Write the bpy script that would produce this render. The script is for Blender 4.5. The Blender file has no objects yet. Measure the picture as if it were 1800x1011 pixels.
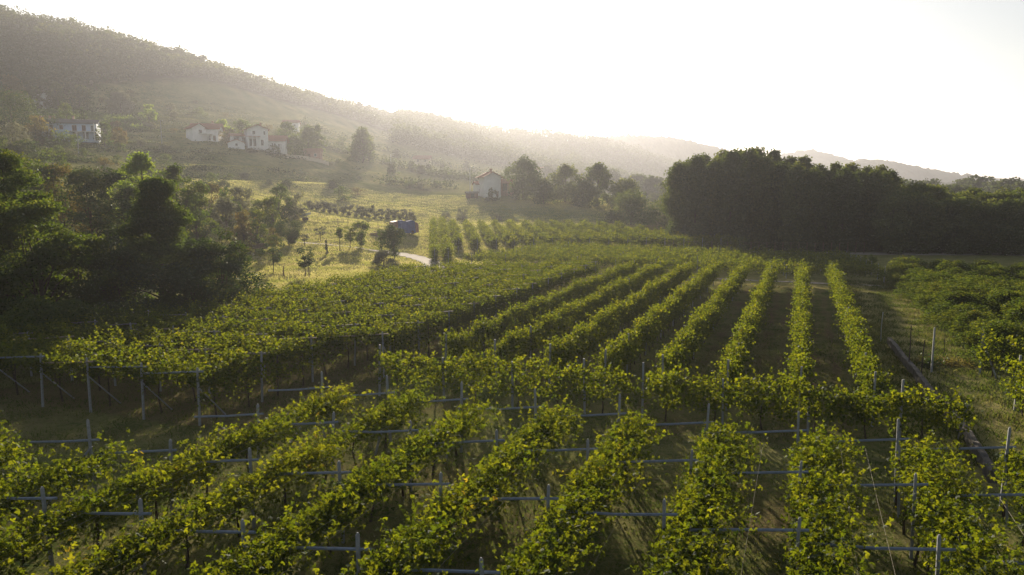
import bpy, math, random
import numpy as np
from mathutils import Vector, Matrix
R = math.radians
S = bpy.context.scene
# ------------------------------------------------------------------ camera, light, exposure
CAM_H = 10.0; YAW = R(21.66); PIT = R(7.56); FPX = 1285.0
cd = bpy.data.cameras.new("camera"); cam = bpy.data.objects.new("camera", cd); S.collection.objects.link(cam)
cam.location = (0, 0, CAM_H); cam.rotation_euler = (R(90) - PIT, 0, YAW)
cd.sensor_width = 36; cd.lens = 36 * FPX / 1800; cd.clip_start = 0.1; cd.clip_end = 20000
S.camera = cam
SUN_EL = R(13.5); SUN_AZ = R(28.0)                      # azimuth left of +Y
sundir = Vector((-math.sin(SUN_AZ) * math.cos(SUN_EL), math.cos(SUN_AZ) * math.cos(SUN_EL), math.sin(SUN_EL)))
sl = bpy.data.lights.new("sun", 'SUN'); sl.energy = 5.0; sl.angle = R(0.6); sl.color = (1.0, 0.85, 0.64)
sun = bpy.data.objects.new("sun", sl); S.collection.objects.link(sun)
sun.rotation_euler = sundir.to_track_quat('Z', 'Y').to_euler()
w = bpy.data.worlds.new("World"); S.world = w; w.use_nodes = True
nt = w.node_tree; bg = nt.nodes['Background']; sky = nt.nodes.new('ShaderNodeTexSky')
sky.sky_type = 'NISHITA'; sky.sun_disc = False; sky.sun_elevation = SUN_EL; sky.sun_rotation = -SUN_AZ
sky.air_density = 1.0; sky.dust_density = 1.2; sky.ozone_density = 1.0
hs_ = nt.nodes.new('ShaderNodeHueSaturation'); hs_.inputs['Saturation'].default_value = .5; nt.links.new(sky.outputs[0], hs_.inputs['Color']); nt.links.new(hs_.outputs[0], bg.inputs[0]); bg.inputs[1].default_value = 0.056
vs = S.view_settings; vs.view_transform = 'Standard'; vs.look = 'None'; vs.gamma = 1; vs.use_curve_mapping = False
vs.exposure = 1.15
cy = S.cycles
cy.max_bounces = 5; cy.diffuse_bounces = 2; cy.glossy_bounces = 1; cy.transmission_bounces = 3; cy.transparent_max_bounces = 4
cy.volume_bounces = 0; w.cycles.sampling_method = 'NONE'; cy.use_light_tree = False; cy.denoising_prefilter = 'ACCURATE'; cy.use_denoising = True; cy.use_adaptive_sampling = False
cy.sample_clamp_indirect = 6; cy.caustics_reflective = False; cy.caustics_refractive = False
HAZE = 0.00017

# ------------------------------------------------------------------ geometry of the view
sp, cp, sy_, cy_ = math.sin(PIT), math.cos(PIT), math.sin(YAW), math.cos(YAW)
def unp(px, py, z=None, t=None):
    a = (px - 900) / FPX; b = (505.5 - py) / FPX
    Y = cp + b * sp; Z = -sp + b * cp
    s = t / Y if t is not None else (z - CAM_H) / Z
    X, Y, Z = a * s, Y * s, Z * s
    return np.array([X * cy_ - Y * sy_, X * sy_ + Y * cy_, Z + CAM_H])
# terrain: thin plate spline through surveyed points (bearing px, image row or height, distance)
CTL = []
def cz(px, t, z): CTL.append((px, t, z))
def cpt(px, py, t): CTL.append((px, t, unp(px, py, t=t)[2]))
for px in (-500, -100, 300, 700, 1100, 1500, 1900, 2300):
    for t in (4, 12, 25, 45, 66): cz(px, t, 0)
for px in (700, 1000, 1300): cz(px, 90, 0); cz(px, 105, 0)
for px in (800, 900, 1000, 1100): cz(px, 125, .2); cz(px, 150, 1.1); cz(px, 172, 2.1)
for px in (1200, 1600, 2000, 2400):
    for t in (100, 125, 170, 300, 700, 2000, 6000): cz(px, t, 0)
for a in ((-500,290,150),(-500,150,300),(-500,-60,450),(-200,280,150),(-200,180,300),(-200,-30,480),(0,330,110),(0,275,160),(0,240,220),(0,190,300),(0,125,400),(0,40,500),
          (140,330,130),(140,295,165),(140,252,240),(140,200,330),(140,110,430),(140,72,510),(300,345,140),(300,300,195),(300,255,262),(300,200,350),(300,155,440),(300,108,520),
          (465,505,75),(508,428,115),(570,440,106),(465,352,165),(465,305,230),(465,262,275),(465,215,400),(465,165,560),(600,374,180),(600,345,215),(600,322,250),(600,285,300),(600,260,370),(600,222,500),(600,196,700),
          (713,412,133),(740,370,190),(740,345,240),(750,318,310),(750,295,430),(750,255,650),(750,216,980),(860,345,240),(900,325,350),(900,303,550),(900,262,900),(900,238,1150),
          (800,386,192),(1000,387,194),(1100,392,192),(900,386,193),(740,400,152),(1000,356,225),(1000,345,330),(1050,332,550),(1050,312,800),(1050,252,1250),(1150,355,260),(1150,340,600),(1150,322,950),(1150,288,1350),(1240,345,900)): cpt(*a)
for px, z in ((-500,80),(0,90),(300,70),(600,60),(900,60),(1100,50)): cz(px, 1900, z); cz(px, 6000, 0)
CTL = np.array(CTL, float)
def _feat(px, t): return np.stack([px / 420.0, np.log(t) * 2.2], -1)
def _kern(a, b):
    d2 = ((a[:, None, :] - b[None, :, :]) ** 2).sum(-1)
    return 0.5 * d2 * np.log(d2 + 1e-9)
_fc = _feat(CTL[:, 0], CTL[:, 1]); _n = len(CTL)
_K = _kern(_fc, _fc) + np.eye(_n) * 0.01; _Pm = np.c_[np.ones(_n), _fc]
_A = np.block([[_K, _Pm], [_Pm.T, np.zeros((3, 3))]])
_w = np.linalg.solve(_A, np.r_[CTL[:, 2], 0, 0, 0])
def lumps(x, y, s, seed=0):
    r = np.random.default_rng(seed); o = np.zeros_like(x, dtype=float)
    for i in range(7):
        a = r.uniform(0, 6.28); k = 6.28 / s * r.uniform(.6, 1.8); o += np.sin((x * math.cos(a) + y * math.sin(a)) * k + r.uniform(0, 6.28))
    return o / 4
def ground(x, y):
    x = np.atleast_1d(np.asarray(x, float)); y = np.atleast_1d(np.asarray(y, float))
    X = x * cy_ + y * sy_; T = -x * sy_ + y * cy_
    t = np.clip(T, 4, 6000); px = np.clip(900 + FPX * X / np.maximum(t, 1), -500, 2400)
    q = _feat(px, t); out = np.empty(len(x))
    for i in range(0, len(x), 20000):
        out[i:i + 20000] = _kern(q[i:i + 20000], _fc) @ _w[:_n] + np.c_[np.ones(len(q[i:i + 20000])), q[i:i + 20000]] @ _w[_n:]
    near = np.clip((t - 70) / 45, 0, 1)
    out = out * near
    ter = np.clip((t - 150) / 60, 0, 1) * np.clip((760 - px) / 150, 0, 1) * np.clip((470 - t) / 60, 0, 1) * np.clip((out - 8) / 4, 0, 1)
    zz = out + lumps(x, y, 60, 5) * 0.5 * ter
    out = out + ter * 0.85 * 5.0 / 6.2832 * np.sin(6.2832 * zz / 5.0)          # cut terraces
    far = np.clip((t - 250) / 300, 0, 1) * np.clip((1250 - px) / 200, 0, 1)
    out = out + far * (lumps(x, y, 130, 3) * 2.5)
    out = out + lumps(x, y, 9, 4) * 0.035
    return np.where(T < 4, out * 0, out)
def gz(x, y): return float(ground(x, y)[0])
def at(px, t):
    """ground point on bearing px at forward distance t"""
    X = (px - 900) / FPX * t * 1.0
    x = X * cy_ - t * sy_; y = X * sy_ + t * cy_
    return np.array([x, y, gz(x, y)])

# ------------------------------------------------------------------ object helpers
COL = S.collection
def tag(o, label=None, cat=None, group=None, kind=None):
    if label: o['label'] = label
    if cat: o['category'] = cat
    if group: o['group'] = group
    if kind: o['kind'] = kind
    return o
def empty(name, loc, rz=0, label=None, cat=None, group=None):
    o = bpy.data.objects.new(name, None); COL.objects.link(o); o.location = loc; o.rotation_euler = (0, 0, rz); o.empty_display_size = .3
    return tag(o, label, cat, group)
def link(name, me, mats, parent=None, loc=None):
    o = bpy.data.objects.new(name, me); COL.objects.link(o)
    for m in (mats if isinstance(mats, (list, tuple)) else [mats]):
        if len(me.materials) < (len(mats) if isinstance(mats, (list, tuple)) else 1): me.materials.append(m)
    if parent: o.parent = parent
    if loc is not None: o.location = loc
    return o
def qmesh(name, V, Q, var=None, smooth=False, attrs=None):
    me = bpy.data.meshes.new(name); V = np.asarray(V, np.float32); Q = np.asarray(Q, np.int32); k = Q.shape[1]
    me.vertices.add(len(V)); me.vertices.foreach_set('co', V.ravel())
    me.loops.add(Q.size); me.loops.foreach_set('vertex_index', Q.ravel())
    me.polygons.add(len(Q)); me.polygons.foreach_set('loop_start', np.arange(0, Q.size, k, dtype=np.int32))
    me.polygons.foreach_set('loop_total', np.full(len(Q), k, np.int32))
    if smooth: me.polygons.foreach_set('use_smooth', np.ones(len(Q), bool))
    me.update(calc_edges=True)
    A = dict(attrs or {})
    if var is not None: A['var'] = var
    for n, a in A.items():
        at_ = me.attributes.new(n, 'FLOAT', 'POINT'); at_.data.foreach_set('value', np.asarray(a, np.float32))
    return me
class MB:
    def __init__(s): s.v = []; s.f = []
    def add(s, V, F):
        o = len(s.v); s.v += [tuple(map(float, v)) for v in V]; s.f += [tuple(i + o for i in f) for f in F]; return s
    def box(s, c, d, rz=0, taper=1.0):
        a = [(x * d[0] / 2 * (taper if z > 0 else 1), y * d[1] / 2 * (taper if z > 0 else 1), z * d[2] / 2) for z in (-1, 1) for x, y in ((-1,-1),(1,-1),(1,1),(-1,1))]
        cr, sr = math.cos(rz), math.sin(rz)
        return s.add([(c[0] + x * cr - y * sr, c[1] + x * sr + y * cr, c[2] + z) for x, y, z in a], [(3,2,1,0),(4,5,6,7),(0,1,5,4),(1,2,6,5),(2,3,7,6),(3,0,4,7)])
    def prism(s, poly, y0, y1):      # polygon in xz pushed along y
        n = len(poly)
        return s.add([(x, y0, z) for x, z in poly] + [(x, y1, z) for x, z in poly], [tuple(range(n)), tuple(range(2 * n - 1, n - 1, -1))] + [(i, i + n, (i + 1) % n + n, (i + 1) % n) for i in range(n)])
    def tube(s, P, r, n=6):
        P = [Vector(p) for p in P]; r = r if isinstance(r, (list, tuple)) else [r] * len(P)
        V = []; F = []
        for i, p in enumerate(P):
            d = (P[min(i + 1, len(P) - 1)] - P[max(i - 1, 0)]).normalized()
            a = d.cross(Vector((0, 0, 1)) if abs(d.z) < .9 else Vector((1, 0, 0))).normalized(); b = d.cross(a)
            for k in range(n):
                t = 6.2832 * k / n + .4; V.append(p + (a * math.cos(t) + b * math.sin(t)) * r[i])
        for i in range(len(P) - 1):
            for k in range(n): F.append((i * n + k, i * n + (k + 1) % n, (i + 1) * n + (k + 1) % n, (i + 1) * n + k))
        F.append(tuple(range(n))[::-1]); F.append(tuple((len(P) - 1) * n + k for k in range(n)))
        return s.add(V, F)
    def mesh(s, name, smooth=False):
        me = bpy.data.meshes.new(name); me.from_pydata(s.v, [], s.f)
        if smooth: me.polygons.foreach_set('use_smooth', [True] * len(me.polygons))
        me.update(); return me
    def build(s, name, mat, parent=None, loc=None, smooth=False, bevel=0):
        o = link(name, s.mesh(name, smooth), mat, parent, loc)
        if bevel:
            m = o.modifiers.new('bevel', 'BEVEL'); m.width = bevel; m.segments = 1
        return o

# ------------------------------------------------------------------ materials
def newmat(name):
    m = bpy.data.materials.new(name); m.use_nodes = True; m.node_tree.nodes.clear(); N = m.node_tree.nodes; L = m.node_tree.links
    out = N.new('ShaderNodeOutputMaterial'); return m, N, L, out
def ramp(N, cols, pos=None):
    r = N.new('ShaderNodeValToRGB'); e = r.color_ramp.elements
    pos = pos or [i / (len(cols) - 1) for i in range(len(cols))]
    while len(e) < len(cols): e.new(.5)
    for i, (c, p) in enumerate(zip(cols, pos)): e[i].position = p; e[i].color = (*c, 1)
    return r
def noise(N, L, scale, detail=4, rough=.6, co=None, dist=0):
    n = N.new('ShaderNodeTexNoise'); n.inputs['Scale'].default_value = scale; n.inputs['Detail'].default_value = detail; n.inputs['Roughness'].default_value = rough; n.inputs['Distortion'].default_value = dist
    if co is None: co = N.new('ShaderNodeNewGeometry').outputs['Position']
    L.new(co, n.inputs['Vector']); return n
def mixc(N, L, f, a, b, mode='MIX'):
    m = N.new('ShaderNodeMix'); m.data_type = 'RGBA'; m.blend_type = mode
    for sk, v in ((m.inputs['Factor'], f), (m.inputs['A'], a), (m.inputs['B'], b)):
        if hasattr(v, 'is_output'): L.new(v, sk)
        elif isinstance(v, (int, float)): sk.default_value = v
        else: sk.default_value = (*v, 1)
    return m.outputs['Result']
def math_(N, L, op, a, b, clamp=False):
    m = N.new('ShaderNodeMath'); m.operation = op; m.use_clamp = clamp
    for i, v in enumerate((a, b)):
        if hasattr(v, 'is_output'): L.new(v, m.inputs[i])
        else: m.inputs[i].default_value = v
    return m.outputs[0]
def leafmat(name, cols, tcols, trans=.45, gloss=.05, rough=.4, pos=None, orand=.09):
    m, N, L, out = newmat(name)
    a = N.new('ShaderNodeAttribute'); a.attribute_name = 'var'
    oi = N.new('ShaderNodeObjectInfo'); f = math_(N, L, 'ADD', a.outputs['Fac'], math_(N, L, 'MULTIPLY', math_(N, L, 'SUBTRACT', oi.outputs['Random'], .5), orand), True)
    r1 = ramp(N, cols, pos); r2 = ramp(N, tcols, pos); L.new(f, r1.inputs[0]); L.new(f, r2.inputs[0])
    d = N.new('ShaderNodeBsdfDiffuse'); t = N.new('ShaderNodeBsdfTranslucent'); L.new(r1.outputs[0], d.inputs[0]); L.new(r2.outputs[0], t.inputs[0])
    x = N.new('ShaderNodeMixShader'); x.inputs[0].default_value = trans; L.new(d.outputs[0], x.inputs[1]); L.new(t.outputs[0], x.inputs[2])
    g = N.new('ShaderNodeBsdfGlossy'); g.inputs['Roughness'].default_value = rough; g.inputs['Color'].default_value = (.9, .95, 1, 1)
    y = N.new('ShaderNodeMixShader'); y.inputs[0].default_value = gloss; L.new(x.outputs[0], y.inputs[1]); L.new(g.outputs[0], y.inputs[2])
    L.new(y.outputs[0], out.inputs[0]); return m
def solid(name, c, rough=.8, c2=None, scale=3, bump=0, metal=0, spec=.3, obj=False):
    m, N, L, out = newmat(name); p = N.new('ShaderNodeBsdfPrincipled'); p.inputs['Roughness'].default_value = rough; p.inputs['Metallic'].default_value = metal; p.inputs['Specular IOR Level'].default_value = spec
    co = N.new('ShaderNodeTexCoord').outputs['Object'] if obj else None
    n = noise(N, L, scale, 5, .65, co); r = ramp(N, [c, c2 or tuple(v * .72 for v in c)], [.35, .68]); L.new(n.outputs[0], r.inputs[0]); L.new(r.outputs[0], p.inputs['Base Color'])
    if bump:
        b = N.new('ShaderNodeBump'); b.inputs['Strength'].default_value = bump; b.inputs['Distance'].default_value = .02; L.new(n.outputs[0], b.inputs['Height']); L.new(b.outputs[0], p.inputs['Normal'])
    L.new(p.outputs[0], out.inputs[0]); return m
M = {}
M['vine'] = leafmat('vine_leaf', [(.009,.021,.003),(.018,.038,.005),(.034,.058,.008),(.085,.10,.014),(.13,.10,.02)], [(.07,.12,.005),(.17,.22,.006),(.31,.33,.008),(.40,.40,.010),(.5,.36,.02)], .42, .012, .5, [0,.35,.7,.95,1])
M['vine_mid'] = leafmat('vine_leaf_mid', [(.011,.023,.004),(.021,.040,.006),(.038,.060,.009),(.08,.095,.016)], [(.075,.12,.006),(.17,.22,.007),(.31,.33,.009),(.44,.39,.016)], .40, .012, .5, [0,.35,.75,1])
M['tree'] = leafmat('tree_leaf', [(.012,.030,.006),(.022,.048,.009),(.038,.064,.012)], [(.05,.10,.008),(.12,.18,.012),(.24,.25,.02)], .42, .02, .5)
M['tree_bright'] = leafmat('bright_tree_leaf', [(.04,.08,.014),(.075,.13,.02),(.11,.16,.03)], [(.15,.25,.02),(.28,.38,.03),(.38,.42,.05)], .5, .03, .5)
M['yew'] = leafmat('dark_tree_leaf', [(.008,.022,.007),(.016,.038,.009),(.03,.05,.012)], [(.03,.06,.008),(.07,.12,.012),(.2,.18,.03)], .35, .03, .5)
M['olive'] = leafmat('olive_leaf', [(.06,.075,.04),(.09,.105,.06),(.13,.14,.09)], [(.12,.14,.06),(.2,.2,.1),(.26,.25,.14)], .4, .03, .5)
M['brown'] = leafmat('rusty_leaf', [(.035,.042,.012),(.065,.06,.018),(.12,.08,.028)], [(.10,.11,.02),(.19,.16,.025),(.3,.19,.04)], .42, .02, .5)
M['poplar'] = leafmat('poplar_leaf', [(.045,.062,.03),(.068,.09,.042),(.10,.125,.055)], [(.05,.08,.012),(.12,.16,.02),(.26,.27,.04)], .42, .01, .5, None, .5)
M['peach'] = leafmat('orchard_leaf', [(.022,.048,.009),(.042,.076,.014),(.075,.10,.02),(.14,.08,.025)], [(.06,.11,.01),(.14,.19,.015),(.26,.26,.02),(.42,.2,.03)], .45, .008, .5, [0,.5,.92,1])
M['forest'] = leafmat('forest_leaf', [(.024,.040,.015),(.036,.054,.02),(.055,.07,.026)], [(.06,.09,.02),(.09,.12,.03),(.14,.15,.04)], .35, .0, .6)
M['grassblade'] = leafmat('grass_blade', [(.03,.05,.012),(.06,.075,.02),(.14,.12,.05)], [(.08,.13,.015),(.16,.19,.03),(.3,.25,.09)], .4, .0, .6)
M['drygrass'] = leafmat('dry_grass_blade', [(.16,.18,.05),(.30,.28,.11),(.42,.36,.18)], [(.4,.44,.08),(.62,.56,.18),(.7,.6,.28)], .45, .0, .6)
M['bark'] = solid('bark', (.075,.055,.04), .95, (.03,.022,.016), 9, .6)
M['concrete'] = solid('concrete_post', (.27,.28,.29), .8, (.18,.19,.20), 14, .3)
M['bar'] = solid('painted_crossbar', (.17,.21,.28), .55, (.12,.15,.20), 9, .2)
M['old_bar'] = solid('old_bar', (.17,.16,.16), .8, (.10,.095,.09), 7, .3)
M['timber'] = solid('weathered_timber', (.28,.22,.16), .85, (.17,.13,.09), 7, .4)
M['wire'] = solid('wire', (.22,.19,.15), .7, (.15,.13,.1), 5, 0, .0)
M['iron'] = solid('rusty_iron', (.05,.035,.03), .7, (.03,.02,.02), 8)
M['kerb'] = solid('dark_stone', (.12,.11,.10), .95, (.06,.055,.05), 3.2, .9)
M['stone'] = solid('stone', (.19,.175,.15), .9, (.12,.11,.10), 3.2, .9)
M['white'] = solid('white_render', (.80,.79,.78), .85, (.68,.67,.66), .6)
M['bluewhite'] = solid('pale_blue_render', (.52,.60,.74), .85, (.44,.52,.66), .7)
M['pink'] = solid('salmon_brick', (.40,.23,.18), .9, (.30,.17,.13), 1.5)
M['cream'] = solid('cream_render', (.6,.5,.38), .85, (.48,.4,.3), .8)
M['roof'] = solid('clay_tiles', (.34,.15,.09), .85, (.22,.10,.07), 2.5, .5)
M['greyroof'] = solid('grey_tiles', (.14,.125,.12), .8, (.10,.09,.09), 2, .5)
M['glass'] = solid('window_glass', (.03,.035,.04), .12, (.02,.022,.028), 2, 0, 0, .6)
M['shutter'] = solid('brown_shutter', (.13,.06,.04), .7, (.09,.045,.03), 5)
M['tarp'] = solid('blue_tarpaulin', (.07,.11,.28), .85, (.045,.07,.18), 2.0, .5, 0, .2)
M['tarpred'] = solid('faded_red_panel', (.32,.15,.12), .6, (.2,.1,.08), 3)
M['metal'] = solid('galvanised', (.45,.46,.48), .4, (.36,.37,.4), 6, 0, .7)
M['white_paint'] = solid('white_paint', (.75,.74,.72), .4, (.65,.64,.62), 4)
M['wood'] = solid('wood_pile', (.18,.12,.08), .9, (.09,.06,.04), 6, .5)
M['gravel'] = solid('gravel', (.34,.30,.26), .95, (.24,.21,.18), 1.4, .5)
M['haystack'] = solid('dry_stem', (.3,.22,.12), .9, (.2,.14,.08), 5)
# ------------------------------------------------------------------ the ground sheet
def sstep(v, a, b): t = np.clip((v - a) / (b - a), 0, 1); return t * t * (3 - 2 * t)
def bearing(x, y):
    X = x * cy_ + y * sy_; T = -x * sy_ + y * cy_
    return 900 + FPX * X / np.maximum(T, 1), T
angs = np.concatenate([np.arange(-180, -45, 5.0), np.arange(-45, 45.01, 0.3), np.arange(50, 180, 5.0)])
rad = np.exp(np.arange(math.log(1.5), math.log(9000), 0.0165))
AA, RR = np.meshgrid(np.radians(angs), rad)             # rows: radius
GX = (np.sin(AA - YAW) * RR).ravel(); GY = (np.cos(AA - YAW) * RR).ravel()
gpx, gT = bearing(GX, GY)
GZ = ground(GX, GY)
na, nr = len(angs), len(rad)
idx = np.arange(na * nr).reshape(nr, na); nx = np.roll(idx, -1, 1)
Q = np.stack([idx[:-1], nx[:-1], nx[1:], idx[1:]], -1).reshape(-1, 4)[:, ::-1]
GV = np.c_[GX, GY, GZ]; GV = np.vstack([GV, [[0, 0, 0]]])
cen = len(GV) - 1
n1 = lumps(GX, GY, 14, 11); n2 = lumps(GX, GY, 40, 12); n3 = lumps(GX, GY, 5, 13)
vin = (GX > -37.5) & (GX < 12) & (GY < 84)
dry = np.where(vin, .22 + .12 * n2, 0.45)
inm = sstep(gT, 58, 72) * (1 - sstep(gT, 128, 160)) * sstep(gpx, 250, 420) * (1 - sstep(gpx, 770, 800)) * ~vin
dry = np.where(inm > 0, .45 + .35 * inm * (.6 + .5 * np.sin(gT * .22 + n2) + .3 * n1), dry)
fld = sstep(gT, 135, 160) * (1 - sstep(gT, 250, 280)) * sstep(gpx, 380, 520)
dry = dry * (1 - fld) + fld * (.35 + .22 * np.sin(gT * .16 + gpx * .004) + .12 * n2)
hil = sstep(gT, 170, 240) * (1 - sstep(gpx, 620, 760))
dry = dry * (1 - hil) + hil * (.42 + .25 * n1 + .2 * n2)
headl = ((GY > 80) & (GY < 88.5) & (GX > -34) & (GX < 12))
dry = np.where(headl, .62 + .1 * n3, dry)
rlane = ((GX > 4.5) & (GX < 9.5) & (GY > 28) & (GY < 88))
dry = np.where(rlane, .72 + .2 * n3, dry)
soil = np.where((GX > -37.5) & (GX < 4.5) & (GY < 82), .3 + .2 * n3 + .15 * n1, .06 + .08 * n1)
uu = ((GX + 2.85) / 2.93) % 1.0; trk = ((np.abs(uu - .31) < .07) | (np.abs(uu - .69) < .07)) & (GX > -18) & (GX < 3.2) & (GY > 33) & (GY < 80)
soil = np.where(trk, soil + .32 + .2 * n3, soil); dry = np.where(trk, dry + .15, dry)
soil = np.where((GX > -37.5) & (GX < -20) & (GY > 23), .7, soil)
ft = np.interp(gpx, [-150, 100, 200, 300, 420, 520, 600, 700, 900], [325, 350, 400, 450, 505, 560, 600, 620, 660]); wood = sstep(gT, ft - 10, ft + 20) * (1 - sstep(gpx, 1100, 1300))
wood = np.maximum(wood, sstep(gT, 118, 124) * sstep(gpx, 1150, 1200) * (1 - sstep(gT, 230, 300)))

cat1 = lambda a: np.clip(np.append(a, a[0]), 0, 1)
gme = bpy.data.meshes.new('ground')
tri = [(cen, (i + 1) % na, i)[::-1] for i in range(na)]
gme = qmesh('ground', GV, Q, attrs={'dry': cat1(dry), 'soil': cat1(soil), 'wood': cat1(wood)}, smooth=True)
gm, N, L, out = newmat('ground_cover')
def attr(n):
    a = N.new('ShaderNodeAttribute'); a.attribute_name = n; return a.outputs['Fac']
pos = N.new('ShaderNodeNewGeometry').outputs['Position']
na_ = noise(N, L, .55, 6, .7, pos); nb = noise(N, L, 4.5, 5, .75, pos); nc = noise(N, L, .09, 4, .6, pos); nd = noise(N, L, 22, 3, .7, pos)
green = ramp(N, [(.045,.066,.018),(.08,.11,.03),(.14,.165,.05)], [.3,.5,.72]); L.new(nb.outputs[0], green.inputs[0])
strw = ramp(N, [(.20,.18,.07),(.33,.29,.12),(.46,.40,.2)], [.28,.5,.75]); L.new(nd.outputs[0], strw.inputs[0])
sl_ = ramp(N, [(.075,.055,.035),(.13,.095,.06),(.21,.16,.10)], [.3,.5,.75]); L.new(nd.outputs[0], sl_.inputs[0])
fd = math_(N, L, 'ADD', attr('dry'), math_(N, L, 'MULTIPLY', math_(N, L, 'SUBTRACT', na_.outputs[0], .5), 1.5), True)
fd = math_(N, L, 'ADD', fd, math_(N, L, 'MULTIPLY', math_(N, L, 'SUBTRACT', nb.outputs[0], .5), .9), True)
c1 = mixc(N, L, fd, green.outputs[0], strw.outputs[0])
fs = math_(N, L, 'ADD', attr('soil'), math_(N, L, 'MULTIPLY', math_(N, L, 'SUBTRACT', nb.outputs[0], .52), 2.4), True)
fs = math_(N, L, 'MULTIPLY', fs, math_(N, L, 'GREATER_THAN', attr('soil'), .02), True)
c2 = mixc(N, L, fs, c1, sl_.outputs[0])
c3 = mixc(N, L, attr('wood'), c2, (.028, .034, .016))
p = N.new('ShaderNodeBsdfDiffuse'); L.new(c3, p.inputs['Color'])
bp = N.new('ShaderNodeBump'); bp.inputs['Strength'].default_value = .9; bp.inputs['Distance'].default_value = .12; L.new(nb.outputs[0], bp.inputs['Height']); L.new(bp.outputs[0], p.inputs['Normal'])
L.new(p.outputs[0], out.inputs[0])
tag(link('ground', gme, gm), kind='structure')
# small cap under the camera
mb = MB(); mb.add([(math.sin(a) * 1.6, math.cos(a) * 1.6, -.03) for a in np.linspace(0, 6.2832, 25)[:-1]], [tuple(range(24))[::-1]])
tag(mb.build('ground', gm), kind='structure')

# gravel track draped on the meadow
def ribbon(name, pts, wid, mat, lift=.03, sub=14):
    P = [np.array(p[:2]) for p in pts]; C = []
    for i in range(len(P) - 1):
        p0 = P[max(i - 1, 0)]; p1 = P[i]; p2 = P[i + 1]; p3 = P[min(i + 2, len(P) - 1)]
        for k in range(sub):
            t = k / sub; C.append(.5 * (2 * p1 + (p2 - p0) * t + (2 * p0 - 5 * p1 + 4 * p2 - p3) * t * t + (3 * p1 - 3 * p2 + p3 - p0) * t ** 3))
    C.append(P[-1]); C = np.array(C); D = np.gradient(C, axis=0); D /= np.linalg.norm(D, axis=1)[:, None]; Nn = np.c_[-D[:, 1], D[:, 0]]
    ws = np.linspace(-.5, .5, 5); wj = wid * (1 + .15 * np.sin(np.arange(len(C)) * .9))
    V = np.array([[*(c + n * wj[i] * u)] for i, (c, n) in enumerate(zip(C, Nn)) for u in ws]); z = ground(V[:, 0], V[:, 1]) + lift
    V = np.c_[V, z]; k = len(ws); I = np.arange(len(V)).reshape(-1, k)
    Qd = np.stack([I[:-1, :-1], I[:-1, 1:], I[1:, 1:], I[1:, :-1]], -1).reshape(-1, 4)[:, ::-1]
    return tag(link(name, qmesh(name, V, Qd, smooth=True), mat), kind='structure')
ribbon('path', [at(400,119), at(500,117), at(600,115), at(675,112.5)], 1.1, M['gravel'])
ribbon('path', [at(672,112.6), at(700,112), at(728,110), at(750,106), at(764,100), at(762,94), at(745,88), at(720,83)], 3.0, M['gravel'], lift=.05)
ribbon('path', [(-44, 85.2), (-30, 85.2), (-10, 85.5), (8, 85.6)], 1.0, M['gravel'])
ribbon('path', [at(1150,122), at(1300,121), at(1450,118), at(1600,116), at(1900,114)], 5, M['gravel'])

# ------------------------------------------------------------------ far hills, each a ridge with its own depth
hillmat, N, L, out = newmat('far_forest_hill')
pos = N.new('ShaderNodeNewGeometry').outputs['Position']; n_ = noise(N, L, .03, 8, .7, pos)
r_ = ramp(N, [(.025,.035,.016),(.05,.06,.025),(.09,.085,.04)], [.35,.55,.7]); L.new(n_.outputs[0], r_.inputs[0])
d_ = N.new('ShaderNodeBsdfDiffuse'); L.new(r_.outputs[0], d_.inputs[0]); L.new(d_.outputs[0], out.inputs[0])
def far_hill(crest, t, depth, seed, bump):
    rg = np.random.default_rng(seed); cp_ = np.array(crest, float)
    pxs = np.arange(cp_[0, 0], cp_[-1, 0], 1.6); cy2 = np.interp(pxs, cp_[:, 0], cp_[:, 1])
    rows = np.linspace(-1, 1, 25); V = []
    for j, v in enumerate(rows):
        prof = (1 - v * v) ** 1.0
        for i, px in enumerate(pxs):
            T = t + v * depth; zc = unp(px, cy2[i], t=t)[2]; X = (px - 900) / FPX * t
            zz = zc * prof + (rg.random() ** 2 * bump + math.sin(i * .31 + j * 1.7 + seed) * bump * .3) * (prof > .05) - 1
            V.append((X * cy_ - T * sy_, X * sy_ + T * cy_, zz))
    n = len(pxs); I = np.arange(len(V)).reshape(-1, n)
    Qd = np.stack([I[:-1, :-1], I[:-1, 1:], I[1:, 1:], I[1:, :-1]], -1).reshape(-1, 4)
    return tag(link('hill', qmesh('hill', V, Qd, smooth=False), hillmat), kind='structure')
far_hill([(960,262),(1040,246),(1100,243),(1160,246),(1230,262),(1300,285),(1380,330)], 1600, 350, 1, 9)
far_hill([(1270,300),(1330,282),(1380,272),(1405,268),(1430,274),(1480,292),(1540,305),(1620,332)], 2100, 350, 2, 10)
far_hill([(1400,325),(1450,296),(1490,287),(1520,285),(1545,290),(1600,303),(1650,310),(1700,323),(1760,332),(1840,337)], 1800, 300, 3, 9)
far_hill([(1560,335),(1650,312),(1720,316),(1800,318),(1900,322),(2000,320),(2100,330)], 3000, 400, 4, 8)
far_hill([(1180,326),(1300,322),(1500,328),(1620,326),(1800,328),(1960,324),(2060,334)], 1250, 200, 5, 7)

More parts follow.
